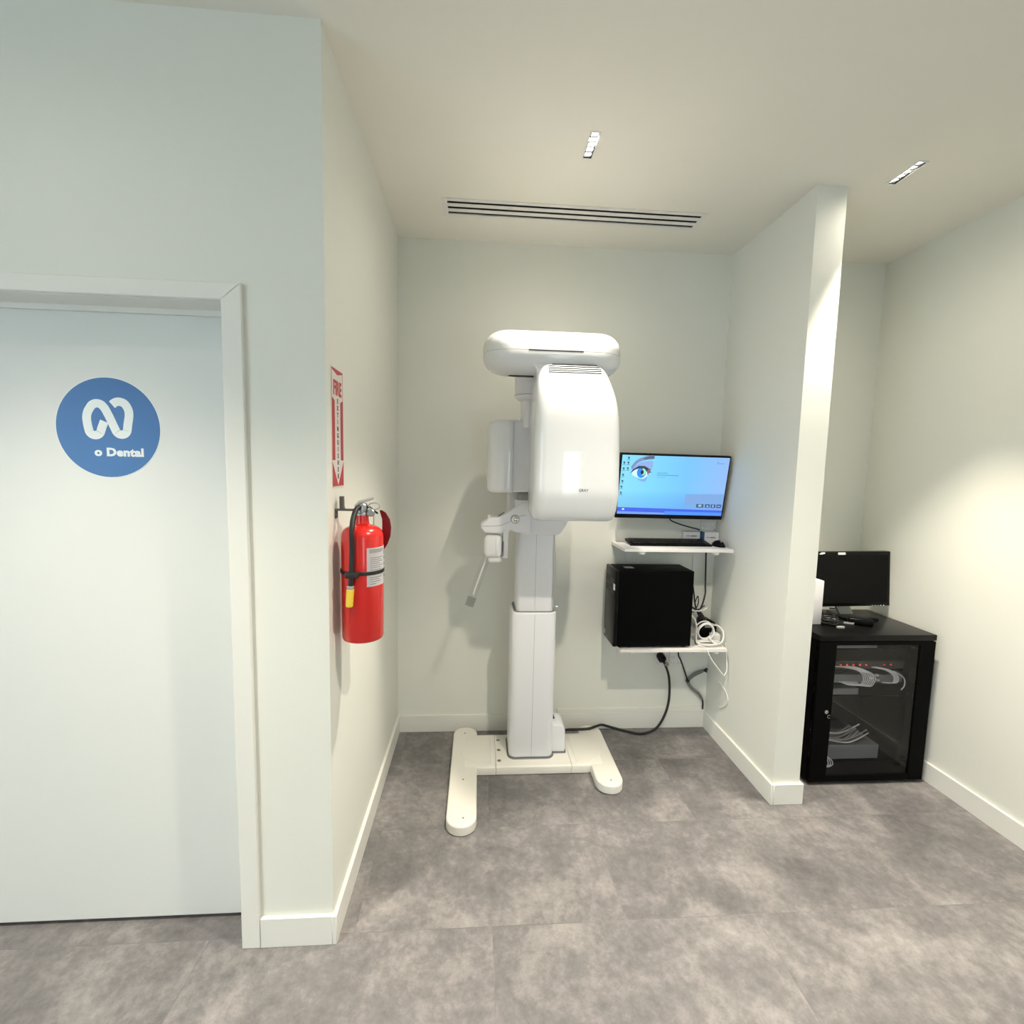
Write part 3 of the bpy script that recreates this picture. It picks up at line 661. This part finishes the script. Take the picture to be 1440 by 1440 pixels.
obj('mount_arm', box(1.46, 1.58, -.075, -.0005, 1.42, 1.52, .006, 2), BLACKM, mo)
mc = obj('monitor_cable', tube([(1.53, -.075, 1.30), (1.545, -.070, 1.272), (1.60, -.060, 1.250), (1.68, -.038, 1.228), (1.725, -.024, 1.218), (1.742, -.020, 1.212)], .004, 8), mat('blue_black_cable', (.012, .03, .055), .4, var=.1), None, 'dark cable drooping from under the lit monitor to the cartons', 'cable')

# ------------------------------------------------------------------ computer tower
p = thing('computer_tower', (1.408, -.135, S2), 'black desktop computer tower standing sideways on the lower shelf', 'computer')
PZ0, PZ1 = S2+.010, 1.012
obj('case', box(1.212, 1.625, -.232, -.040, PZ0, PZ1, .004, 2), BLACKM, p)
fp = obj('front_panel', box(1.190, 1.2125, -.233, -.039, PZ0-.002, PZ1+.001, .006, 2), BLACKP, p)
obj('drive_bay', box(1.1885, 1.192, -.215, -.06, .925, .965, .001, 1), BAYK, fp)
obj('drive_bay', box(1.1885, 1.192, -.215, -.06, .875, .915, .001, 1), BAYK, fp)
obj('sticker', box(1.1875, 1.1905, -.228, -.205, .905, .938), PAPER, fp)
obj('power_badge', sphere((1.190, -.065, .625), .012, s=(.3, 1, 1.3)), STEEL, fp)
obj('edge_strip', box(1.1890, 1.1925, -.2335, -.230, .62, .86, .001, 1), BAYK, fp)
obj('side_panel', box(1.228, 1.617, -.2335, -.231, PZ0+.012, PZ1-.012, .001, 1), BLACKM, p)
obj('top_label', box(1.265, 1.315, -.16, -.11, PZ1, PZ1+.0008), GREYP, p)
for fx in (1.235, 1.60):
    for fy in (-.20, -.07): obj('foot', lathe([(.012, S2), (.014, S2+.009)], (fx, fy, 0), 14), RUB, p)

# cables behind the tower
bc = thing('black_cable_bundle', (1.70, -.10, .60), 'tangle of thin black cables behind the computer tower', 'cable bundle')
obj('cable', tube([(1.626, -.10, .93), (1.672, -.10, .925), (1.690, -.10, .86), (1.70, -.10, .80), (1.712, -.10, .76), (1.735, -.11, .70)], .0045, 8), RUB, bc)
obj('cable', tube([(1.626, -.13, .79), (1.66, -.13, .785), (1.70, -.12, .765), (1.74, -.12, .72), (1.755, -.12, .68)], .0055, 8), RUB, bc)
obj('cable', tube([(1.626, -.12, .72), (1.66, -.12, .74), (1.70, -.11, .765), (1.72, -.10, .80), (1.715, -.10, .84), (1.70, -.10, .80)], .003, 8), RUB, bc)
obj('cable', tube([(1.626, -.09, .70), (1.67, -.09, .735), (1.715, -.10, .755), (1.76, -.10, .785)], .003, 8), RUB, bc)
obj('cable_tie', tube([(1.712, -.115, .765), (1.735, -.118, .735), (1.765, -.118, .69)], .009, 8), RUB, bc)
vc = obj('black_cable', tube([(1.782, -.030, 1.114), (1.787, -.030, 1.00), (1.790, -.032, .89), (1.784, -.05, .845), (1.758, -.08, .795), (1.735, -.10, .765)], .0048, 8), RUB, None, 'single black cable hanging straight down from under the upper shelf', 'cable')
coil = thing('white_cable_coil', (1.76, -.13, S2), 'coil of thick white cable on the lower shelf beside the computer tower', 'cable')
random.seed(3)
for q in range(5):
    cx, cz, r0 = 1.748+random.uniform(-.006, .006), .652+random.uniform(-.005, .005), .046+q*.0022
    yy = -.165+q*.008
    pts = [(cx+r0*math.cos(a), yy+.004*math.sin(2*a), cz+r0*.95*math.sin(a)) for a in [2*PI*i/16 for i in range(17)]]
    obj('loop', tube(pts, .0040, 8, 4), WCABLE, coil)
obj('strand', tube([(1.630, -.16, .755), (1.665, -.165, .735), (1.683, -.17, .69), (1.683, -.175, .64), (1.680, -.19, .605), (1.70, -.205, .593)], .0042, 8), WCABLE, coil)
for q, (a, bq) in enumerate(((.075, .030), (.066, .024), (.082, .035))):
    pts = [(1.745+a*math.cos(t_)*.8, -.185+bq*math.sin(t_)-.006*q, S2+.006+.006*q) for t_ in [2*PI*i/16 for i in range(17)]]
    obj('loop', tube(pts, .0042, 8, 4), WCABLE, coil)
obj('strand', tube([(1.755, -.17, .628), (1.775, -.20, .600), (1.80, -.215, .600), (1.828, -.20, .625), (1.838, -.17, .66), (1.828, -.13, .675), (1.80, -.10, .67)], .0048, 8), WCABLE, coil)
obj('strand', tube([(1.626, -.15, .775), (1.68, -.15, .768), (1.72, -.15, .77), (1.75, -.15, .785)], .0035, 8), WCABLE, coil)
obj('strand', tube([(1.68, -.21, .592), (1.70, -.235, .5885), (1.712, -.256, .575), (1.735, -.262, .53), (1.79, -.262, .46), (1.812, -.262, .435)], .0035, 8), WCABLE, coil)
obj('strand', tube([(1.812, -.262, .436), (1.832, -.25, .47), (1.840, -.22, .54), (1.843, -.20, .60)], .0030, 8), WCABLE, coil)
ad = thing('power_adapter', (1.80, -.07, S2), 'black round-topped power adapter behind the white cable coil', 'power adapter')
obj('housing', prism([(1.742, S2+.0005), (1.838, S2+.0005), (1.838, .655), (1.825, .685), (1.80, .70), (1.762, .705), (1.742, .70)], 'y', -.105, -.04, .006, 3), BLACKP, ad)
obj('silver_label', box(1.765, 1.815, -.1058, -.104, .655, .682), ALU, ad)
wa = obj('white_adapter', box(1.790, 1.838, -.152, -.108, S2+.0005, .632, .006, 3), WPLAST, None, 'small white adapter block right of the white cable coil', 'power adapter')
ww = obj('loose_cable', tube([(W-.004, -.150, .35), (W-.004, -.1838, .345), (W-.004, -.235, .325), (W-.004, -.255, .29), (W-.004, -.235, .25), (W-.004, -.17, .205)], .003, 8), WPLAST, None, 'thin white cord curling down the partition side wall', 'cable')

# ------------------------------------------------------------------ fire sign
SY, SZ0, SZ1 = -1.1335, 1.4765, 1.8475
SM = Matrix.Translation((.0005, SY, SZ0)) @ SIDE
sw, shh = .1255, SZ1-SZ0
s = thing('fire_sign', (.001, SY, SZ0), 'tall red and white arrow sign reading FIRE EXTINGUISHER on the side wall', 'sign')
obj('panel', box(-sw/2, sw/2, 0, shh, 0, .001, xf=SM), SWHITE, s)
def sp(pts): return [((u-.5)*sw, (1-v_)*shh) for u, v_ in pts]
b = prism(sp([(.03, .012), (.97, .012), (.97, .025), (.5, .055), (.03, .025)]), 'z', .001, .0014, xf=SM)
prism(sp([(.03, .255), (.07, .255), (.26, .275), (.26, .770), (.03, .770)]), 'z', .001, .0014, xf=SM, bm=b)
prism(sp([(.97, .255), (.93, .255), (.74, .275), (.74, .770), (.97, .770)]), 'z', .001, .0014, xf=SM, bm=b)
prism(sp([(.03, .785), (.5, .985), (.97, .785), (.97, .99), (.03, .99)]), 'z', .001, .0014, xf=SM, bm=b)
prism(sp([(.03, .03), (.045, .03), (.045, .255), (.03, .255)]), 'z', .001, .0013, xf=SM, bm=b)
prism(sp([(.955, .03), (.97, .03), (.97, .255), (.955, .255)]), 'z', .001, .0013, xf=SM, bm=b)
obj('red_field', b, SRED, s)
obj('lettering', text('FIRE', .061, SM @ Matrix.Translation((0, shh*(1-.222), .0012)), bold=.0022, sx=.78), SRED, s, 'large red letters')
b = bmesh.new()
for i, chh in enumerate('EXTINGUISHER'):
    text(chh, .0205, SM @ Matrix.Translation((0, shh*(1-(.292+i*.0575)), .0012)), bold=.0006, sx=1.1, bm=b)
obj('lettering', b, SINK, s, 'small dark stacked letters')

# ------------------------------------------------------------------ fire extinguisher
EX, EY, ER, EZ = .0815, -1.158, .0655, .988
e = thing('fire_extinguisher', (EX, EY, EZ), 'red fire extinguisher with black hose hanging on the side wall', 'fire extinguisher')
prof = [(ER-.010, 0), (ER-.003, .004), (ER, .012), (ER, .335)]
for k_ in range(1, 9):
    a = PI/2*k_/8*.93; prof.append((ER-(ER-.022)*(1-math.cos(a)), .335+.036*math.sin(a)))
prof += [(.0215, .375), (.0195, .392), (.0195, .402)]
obj('cylinder', lathe(prof, (EX, EY, EZ), 48), RED, e)
vb = obj('valve', lathe([(.021, .402), (.021, .408), (.0175, .410), (.0165, .435), (.012, .44)], (EX, EY, EZ), 24), STEEL, e)
obj('lever', prism([(-.010, .438), (.034, .452), (.034, .458), (-.010, .447), (-.024, .430), (-.020, .428)], 'y', -.011, .011, .0015, 1, xf=Matrix.Translation((EX, EY, EZ)) @ Matrix.Rotation(math.radians(20), 4, 'Z')), GREYP, e)
obj('carry_handle', prism([(-.012, .434), (-.012, .428), (.020, .424), (.046, .404), (.049, .408), (.024, .430)], 'y', -.009, .009, .0012, 1, xf=Matrix.Translation((EX, EY, EZ)) @ Matrix.Rotation(math.radians(20), 4, 'Z')), BLACKP, e)
pn = obj('pull_ring', tube([(EX+.038+.017*math.cos(a), EY-.004, EZ+.431+.0105*math.sin(a)) for a in [2*PI*i/16 for i in range(17)]], .0016, 8, 3), STEEL, e)
obj('gauge', lathe([(.010, 0), (.0125, .003), (.0125, .012), (.010, .014)], (0, 0, 0), 18, xf=Matrix.Translation((EX+.030, EY-.006, EZ+.411)) @ FRONT), STEEL, e)
obj('tag_chain', tube([(EX+.036, EY-.006, EZ+.412), (EX+.038, EY-.01, EZ+.39), (EX+.037, EY-.008, EZ+.372)], .0018, 6), STEEL, e)
hy = EY-ER-.006
obj('hose', tube([(EX-.002, EY-.006, EZ+.427), (EX-.010, EY-.028, EZ+.424), (EX-.014, EY-.052, EZ+.40), (EX-.014, hy-.002, EZ+.36), (EX-.014, hy, EZ+.31), (EX-.0155, hy, EZ+.25), (EX-.0175, hy, EZ+.215), (EX-.020, hy, EZ+.184)], .0082, 12), RUB, e)
NZ = Matrix.Translation((EX-.0205, hy, EZ+.180)) @ Matrix.Rotation(math.radians(4), 4, 'Y')
hz = obj('nozzle', lathe([(.009, 0), (.0115, -.002), (.011, -.054), (.009, -.056)], (0, 0, 0), 20, xf=NZ), YEL, e, 'yellow nozzle tip')
obj('nozzle_collar', lathe([(.0100, -.004), (.0110, .008), (.0088, .010)], (0, 0, 0), 18, xf=NZ), GREYP, e)
b = lathe([(ER+.0012, .2195), (ER+.0024, .221), (ER+.0024, .230), (ER+.0012, .2315)], (EX, EY, EZ), 48)
obj('strap', b, RUB, e)
obj('strap_buckle', box(EX-.036, EX+.006, hy-.0098, hy+.006, EZ+.214, EZ+.234, .005, 2), RUB, e)
# label wraps the cylinder towards the alcove
rg = []
for i in range(13):
    a = math.radians(-66+88*i/12); rg.append((math.cos(a), math.sin(a)))
b = bmesh.new(); va = []
for (cx_, sy_) in rg:
    va.append([b.verts.new((EX+(ER+.0004)*cx_, EY+(ER+.0004)*sy_, EZ+z_)) for z_ in (.183, .305)])
for a, c in zip(va, va[1:]): b.faces.new((a[0], c[0], c[1], a[1]))
bmesh.ops.solidify(b, geom=b.faces[:], thickness=-.0004)
lb = obj('label', b, PAPER, e, 'white instruction label')
def print_rows(name, rows):
    b_ = bmesh.new()
    for z_, w0, w1 in rows:
        vs = []
        for i_ in range(8):
            a_ = math.radians(-66+88*(w0+(w1-w0)*i_/7)); vs.append([b_.verts.new((EX+(ER+.0012)*math.cos(a_), EY+(ER+.0012)*math.sin(a_), EZ+z_+dz)) for dz in (0, .0024)])
        for a_, c_ in zip(vs, vs[1:]): b_.faces.new((a_[0], c_[0], c_[1], a_[1]))
    obj(name, b_, GREYP, lb)
print_rows('label_heading', ((.298, .08, .66), (.295, .08, .66), (.292, .08, .66), (.289, .08, .6)))
print_rows('label_print', ((.272, .1, .58), (.266, .1, .5), (.260, .1, .6), (.254, .1, .45), (.247, .1, .6), (.241, .1, .5), (.234, .1, .56)))
print_rows('label_print', ((.210, .1, .55), (.204, .1, .42), (.197, .1, .5), (.190, .1, .3)))
b = bmesh.new()
for z_ in (.280, .262, .242, .203):
    vs = []
    for i in range(3):
        a = math.radians(-66+88*(.74+.07*i)); vs.append([b.verts.new((EX+(ER+.0012)*math.cos(a), EY+(ER+.0012)*math.sin(a), EZ+z_+dz)) for dz in (0, .009)])
    for a, c in zip(vs, vs[1:]): b.faces.new((a[0], c[0], c[1], a[1]))
obj('label_pictogram', b, INK, lb)
# wall bracket: the hook and the curved red backing guard
hk = thing('extinguisher_bracket', (.004, EY+.03, 1.30), 'grey steel wall hook behind the extinguisher neck', 'bracket')
obj('hook', prism([(.0005, 1.380), (.004, 1.380), (.004, 1.402), (.010, 1.4035), (.060, 1.4035), (.060, 1.4095), (.0285, 1.4095), (.0255, 1.415), (.0245, 1.449), (.0150, 1.449), (.0150, 1.4095), (.0005, 1.4095)], 'y', EY-.016, EY+.006, .0008, 1), DARKST, hk)
# red pull-tab strap guard sticking up behind
obj('safety_flap', loft([[(x_+w_, y_+.018, z_), (x_+w_, y_+.025, z_), (x_-w_, y_+.028, z_), (x_-w_, y_+.021, z_)] for x_, y_, z_, w_ in ((EX+.049, -1.135, 1.402, .004), (EX+.056, -1.135, 1.394, .009), (EX+.066, -1.135, 1.372, .0125), (EX+.068, -1.135, 1.345, .0145), (EX+.066, -1.135, 1.315, .014), (EX+.060, -1.135, 1.29, .0105), (EX+.054, -1.135, 1.272, .005))]), DKRED, e, 'curved dark red plastic flap')

# ------------------------------------------------------------------ server cabinet
CX0, CX1, CY0, CY1, CZ = 2.113, 2.722, -.564, -.135, .773
sv = thing('server_cabinet', ((CX0+CX1)/2, (CY0+CY1)/2, 0), 'black server cabinet with a smoked glass door beside the partition', 'cabinet')
sd = obj('top_panel', box(CX0, CX1, CY0, CY1, CZ-.03, CZ, .003, 2), RACKTOP, sv)
obj('bottom_panel', box(CX0+.004, CX1-.004, CY0+.02, CY1, .02, .045, .002, 1), BLACKM, sv)
obj('side_panel', box(CX0, CX0+.004, CY0+.02, CY1, .02, CZ-.03), BLACKM, sv)
obj('side_panel', box(CX1-.004, CX1, CY0+.02, CY1, .02, CZ-.03), BLACKM, sv)
obj('back_panel', box(CX0+.004, CX1-.004, CY1-.004, CY1, .045, CZ-.03), BLACKM, sv)
for fx in (CX0+.05, CX1-.05):
    for fy in (CY0+.06, CY1-.05): obj('foot', lathe([(.02, 0), (.02, .004), (.012, .006), (.012, .02)], (fx, fy, 0), 16), RUB, sv)
for rx in (CX0+.06, CX1-.08): obj('rack_rail', box(rx, rx+.02, CY0+.07, CY0+.085, .045, CZ-.03), BLACKM, sv)
GX0, GX1, GZ0, GZ1 = 2.204, 2.640, .050, .722
b = box(CX0+.003, GX0, CY0, CY0+.018, .018, CZ-.034, .001, 1); box(GX1, CX1-.003, CY0, CY0+.018, .018, CZ-.034, .001, 1, bm=b)
box(GX0, GX1, CY0, CY0+.018, .018, GZ0, .001, 1, bm=b); box(GX0, GX1, CY0, CY0+.018, GZ1, CZ-.034, .001, 1, bm=b)
dr = obj('door', b, BLACKM, sv)
obj('glass_pane', box(GX0, GX1, CY0+.006, CY0+.010, GZ0, GZ1), SMOKE, dr)
obj('lock', lathe([(.0095, 0), (.0095, .004), (.007, .006)], (0, 0, 0), 18, xf=Matrix.Translation((2.176, CY0, .385)) @ FRONT), STEEL, dr)
obj('key_ring', tube([(2.190+.008*math.cos(a), CY0-.004, .362+.008*math.sin(a)) for a in [PI*.2+1.5*PI*i/10 for i in range(11)]], .0012, 6, 2), STEEL, dr)
# contents (each device rests on a rack shelf or is screwed to the rails)
def dev(name, label, cat, x0, x1, z0, z1, mt, y0=-.47, y1=-.22):
    t = thing(name, ((x0+x1)/2, (y0+y1)/2, z0), label, cat); obj('body', box(x0, x1, y0, y1, z0, z1, .003, 1), mt, t); return t
RX0, RX1 = CX0+.062, CX1-.062
d1 = dev('network_device', 'flat grey network unit at the top inside the server cabinet', 'network device', 2.20, 2.50, .672, .705, DEVG)
obj('trim_line', box(2.205, 2.495, -.4712, -.4695, .673, .6755), STEEL, d1); obj('port', box(2.515, 2.53, -.47, -.46, .694, .698), STEEL, d1)
obj('rack_shelf', box(CX0+.005, CX1-.005, -.478, -.20, .664, .671), BLACKM, sv)
d2 = dev('patch_panel', 'black patch panel with a row of red lights inside the server cabinet', 'patch panel', RX0, RX1, .560, .604, DEVK)
for i in range(6): obj('red_light', sphere((2.274+i*.0345, -.4705, .583), .0058), REDLED, d2)
for i in range(2): obj('red_light', sphere((2.545+i*.036, -.4705, .583), .0045), REDLED, d2)
d3 = dev('network_switch', 'dark switch with white patch leads inside the server cabinet', 'network switch', RX0, RX1, .487, .531, DEVG)
obj('rack_shelf', box(CX0+.005, CX1-.005, -.478, -.20, .553, .559), BLACKM, sv)
obj('rack_shelf', box(CX0+.005, CX1-.005, -.478, -.20, .480, .486), BLACKM, sv)
random.seed(5)
for i in range(7):
    x_ = 2.345+i*.0105
    pts = [(x_-.09, -.475, .578), (x_-.03, -.49, .579), (x_+.03, -.512, .568-i*.0015), (x_+.050, -.520, .532), (x_+.035, -.515, .499-i*.0015), (x_-.01, -.50, .492), (x_-.05+.004*i, -.485, .503)]
    obj('patch_lead', tube(pts, .0021, 6, 5), WCABLE, d3)
for i in range(4):
    x_ = 2.52+i*.008
    obj('patch_lead', tube([(x_-.05, -.478, .575), (x_+.01, -.50, .566), (x_+.04, -.515, .540), (x_+.035, -.515, .507), (x_, -.49, .498)], .0022, 6, 5), WCABLE, d3)
obj('patch_lead', tube([(2.58, -.49, .557), (2.618, -.51, .532), (2.628, -.51, .492), (2.622, -.5, .462)], .003, 6, 5), WCABLE, d3)
for cx_, cz_ in ((2.475, .515), (2.505, .53), (2.512, .505)): obj('connector', box(cx_-.007, cx_+.007, -.482, -.469, cz_-.004, cz_+.004, .001, 1), WCABLE, d3)
d4 = dev('network_device', 'slim grey unit in the middle inside the server cabinet', 'network device', RX0+.02, 2.42, .424, .458, DEVG)
obj('rack_shelf', box(CX0+.005, CX1-.005, -.478, -.20, .417, .423), BLACKM, sv)
d5 = dev('network_recorder', 'grey recorder box with cables at the bottom inside the server cabinet', 'recorder', RX0+.02, 2.56, .075, .150, DEVG)
obj('rack_shelf', box(CX0+.005, CX1-.005, -.478, -.20, .066, .0745), BLACKM, sv)
t = thing('cable_pile', (2.38, -.42, .15), 'pile of grey and white cables on the recorder inside the server cabinet', 'cable')
for i in range(9):
    z_ = .1545+.004*i; x0_ = 2.225+random.uniform(0, .02); x1_ = 2.52+random.uniform(-.06, .03)
    y_ = -.46+random.uniform(0, .10)
    obj('cable', tube([(x0_, y_, z_+.015), ((x0_+x1_)/2-.03, y_-.02, z_), ((x0_+x1_)/2+.04, y_-.01, z_+.002), (x1_, y_+.03, z_+.018)], .0034, 6, 6), GREYP if i % 3 else WCABLE, t)
t = thing('white_cable_loops', (2.255, -.50, .046), 'fan of white cable loops low inside the server cabinet', 'cable')
for i in range(5):
    a = .012+.011*i
    obj('loop', tube([(2.225, -.498, .118+.004*i), (2.225+a*.5, -.50, .112), (2.225+a, -.50, .088), (2.225+a*1.1, -.50, .066), (2.225+a*.7, -.498, .053), (2.222, -.495, .051+.001*i)], .0026, 6, 5), WCABLE, t)

# on top of the cabinet
TM = thing('desktop_monitor', (2.47, -.27, CZ), 'switched-off black monitor on a silver stand on the server cabinet', 'monitor')
MM = Matrix.Translation((2.4780, -.275, .834)) @ Matrix.Rotation(math.radians(-1), 4, 'Y') @ Matrix.Rotation(math.radians(-4), 4, 'X')
bb = obj('bezel', box(-.232, .240, -.010, .030, 0, .300, .004, 2, xf=MM), BLACKP, TM)
obj('screen', box(-.224, .224, -.0112, -.0095, .020, .282, xf=MM), mat('dark_screen', (.002, .002, .0025), .25, spec=.12, var=.05), bb)
obj('sticker', box(-.064, -.022, -.0115, -.009, .284, .296, xf=MM), PAPER, bb)
obj('webcam_tape', prism([(-.172, .288), (-.158, .286), (-.138, .291), (-.142, .298), (-.160, .297)], 'y', -.0115, -.009, xf=MM), PAPER, bb)
obj('badge', sphere((-.06, -.0105, .012), .016, s=(1, .12, .33)), STEEL, bb)
bb.children[-1].matrix_world
for i in range(5): obj('button', sphere((2.4800+.135+i*.0165, -.2865, .832+.0075), .0040), STEEL, TM)
sb = obj('stand', prism([(2.447, CZ+.012), (2.527, CZ+.012), (2.480, .87), (2.400, .87)], 'y', -.268, -.250, .003, 2), ALU, TM)
obj('stand_base', prism(rrect(2.42, 2.62, -.35, -.18, .03), 'z', CZ+.0003, CZ+.012, .003, 2), BLACKP, TM)
obj('monitor_lead', tube([(2.46, -.25, .842), (2.455, -.25, .825), (2.435, -.245, .812), (2.41, -.235, .81)], .004, 8), RUB, TM)
wb = thing('white_box', (2.17, -.31, CZ), 'upright white box on the server cabinet, half behind the partition', 'box')
obj('body', box(2.12, 2.238, -.402, -.300, CZ+.0005, 1.004, .003, 2), BOXW, wb)
a2 = thing('black_adapter', (2.45, -.40, CZ), 'elongated black power adapter lying on the server cabinet in front of the monitor stand', 'power adapter')
AX = Matrix.Translation((2.445, -.410, CZ+.0005)) @ Matrix.Rotation(math.radians(-28), 4, 'Z')
obj('body', box(-.055, .055, -.020, .020, 0, .036, .009, 3, xf=AX), BLACKP, a2)
obj('grey_label', box(-.075, -.030, -.021, -.0185, .002, .012, xf=AX), GREYP, a2)
t = thing('cable_tangle', (2.28, -.40, CZ), 'tangle of black cables on the server cabinet between the white box and monitor stand', 'cable bundle')
random.seed(11)
for i in range(8):
    cx_, cy_ = 2.285+random.uniform(-.02, .02), -.40+random.uniform(-.02, .03); r_ = .028+random.uniform(0, .018)
    ph = random.uniform(0, 6)
    pts = [(cx_+r_*math.cos(ph+a), cy_+r_*.8*math.sin(ph+a), CZ+.006+.005*i+.006*abs(math.sin(a*1.5+i))) for a in [1.7*PI*j/12 for j in range(13)]]
    obj('cable', tube(pts, .0038, 6, 4), RUB, t)
obj('cable', tube([(2.244, -.37, .845), (2.27, -.37, .825), (2.31, -.36, .818), (2.335, -.36, .80), (2.335, -.37, .785)], .005, 8), RUB, t)
obj('connector', box(2.275, 2.315, -.470, -.458, CZ+.001, CZ+.012, .002, 1), GREYP, t)
obj('connector', box(2.262, 2.292, -.432, -.42, CZ+.028, CZ+.040, .002, 1), GREYP, t)

# ------------------------------------------------------------------ lamps and daylight
def beam(name, x, y, power, size, blend, soft, col):
    li = bpy.data.lights.new(name, 'SPOT'); li.energy = power; li.spot_size = math.radians(size); li.spot_blend = blend
    li.color = col; li.shadow_soft_size = soft
    o = bpy.data.objects.new(name, li); COL.objects.link(o); o.location = (x, y, H+.003)
WARM = (1, .90, .75)
# per fixture: beam power, beam angle, blend, wide spill power
POW = {0: (150, 76, .75, 30), 1: (215, 62, .55, 16), 2: (190, 86, .9, 13), 3: (215, 112, .5, 14), 4: (55, 84, .9, 4), 5: (120, 100, .9, 12), 6: (120, 110, .9, 12), 7: (40, 90, .9, 5)}
for i, (lx, ly) in enumerate(LIGHTS):
    p_, a_, bl_, sp_ = POW[i]
    if i < 3:
        for k in range(5): beam('downlight_beam', lx, ly+(k-2)*.028, p_/5, a_, bl_, .008, WARM)
    else: beam('downlight_beam', lx, ly, p_, a_, bl_, .04, WARM)
    beam('downlight_spill', lx, ly, sp_, 172, 1, .03, WARM)
wd = bpy.data.worlds.new('World'); bpy.context.scene.world = wd; wd.use_nodes = True
bg = wd.node_tree.nodes['Background']; bg.inputs['Color'].default_value = (.74, .90, 1, 1); bg.inputs['Strength'].default_value = 5

# ------------------------------------------------------------------ camera
f, yaw, pitch, roll, cx, cy, ch_ = 670.044, .0718672, -.0925612, .0217252, .448343, -2.697113, 1.55
fw = Vector((math.sin(yaw)*math.cos(pitch), math.cos(yaw)*math.cos(pitch), math.sin(pitch)))
r = Vector((math.cos(yaw), -math.sin(yaw), 0)); u = r.cross(fw)
r2 = math.cos(roll)*r+math.sin(roll)*u; u2 = -math.sin(roll)*r+math.cos(roll)*u
cam = bpy.data.cameras.new('camera'); co = bpy.data.objects.new('camera', cam); COL.objects.link(co)
cam.sensor_width = 36; cam.lens = f/1440*36; cam.clip_start = .02
co.matrix_world = Matrix(((r2.x, u2.x, -fw.x, cx), (r2.y, u2.y, -fw.y, cy), (r2.z, u2.z, -fw.z, ch_), (0, 0, 0, 1)))
sc_ = bpy.context.scene; sc_.camera = co
sc_.view_settings.view_transform = 'Standard'; sc_.view_settings.look = 'None'; sc_.view_settings.gamma = 1; sc_.view_settings.use_curve_mapping = False
sc_.view_settings.exposure = .14
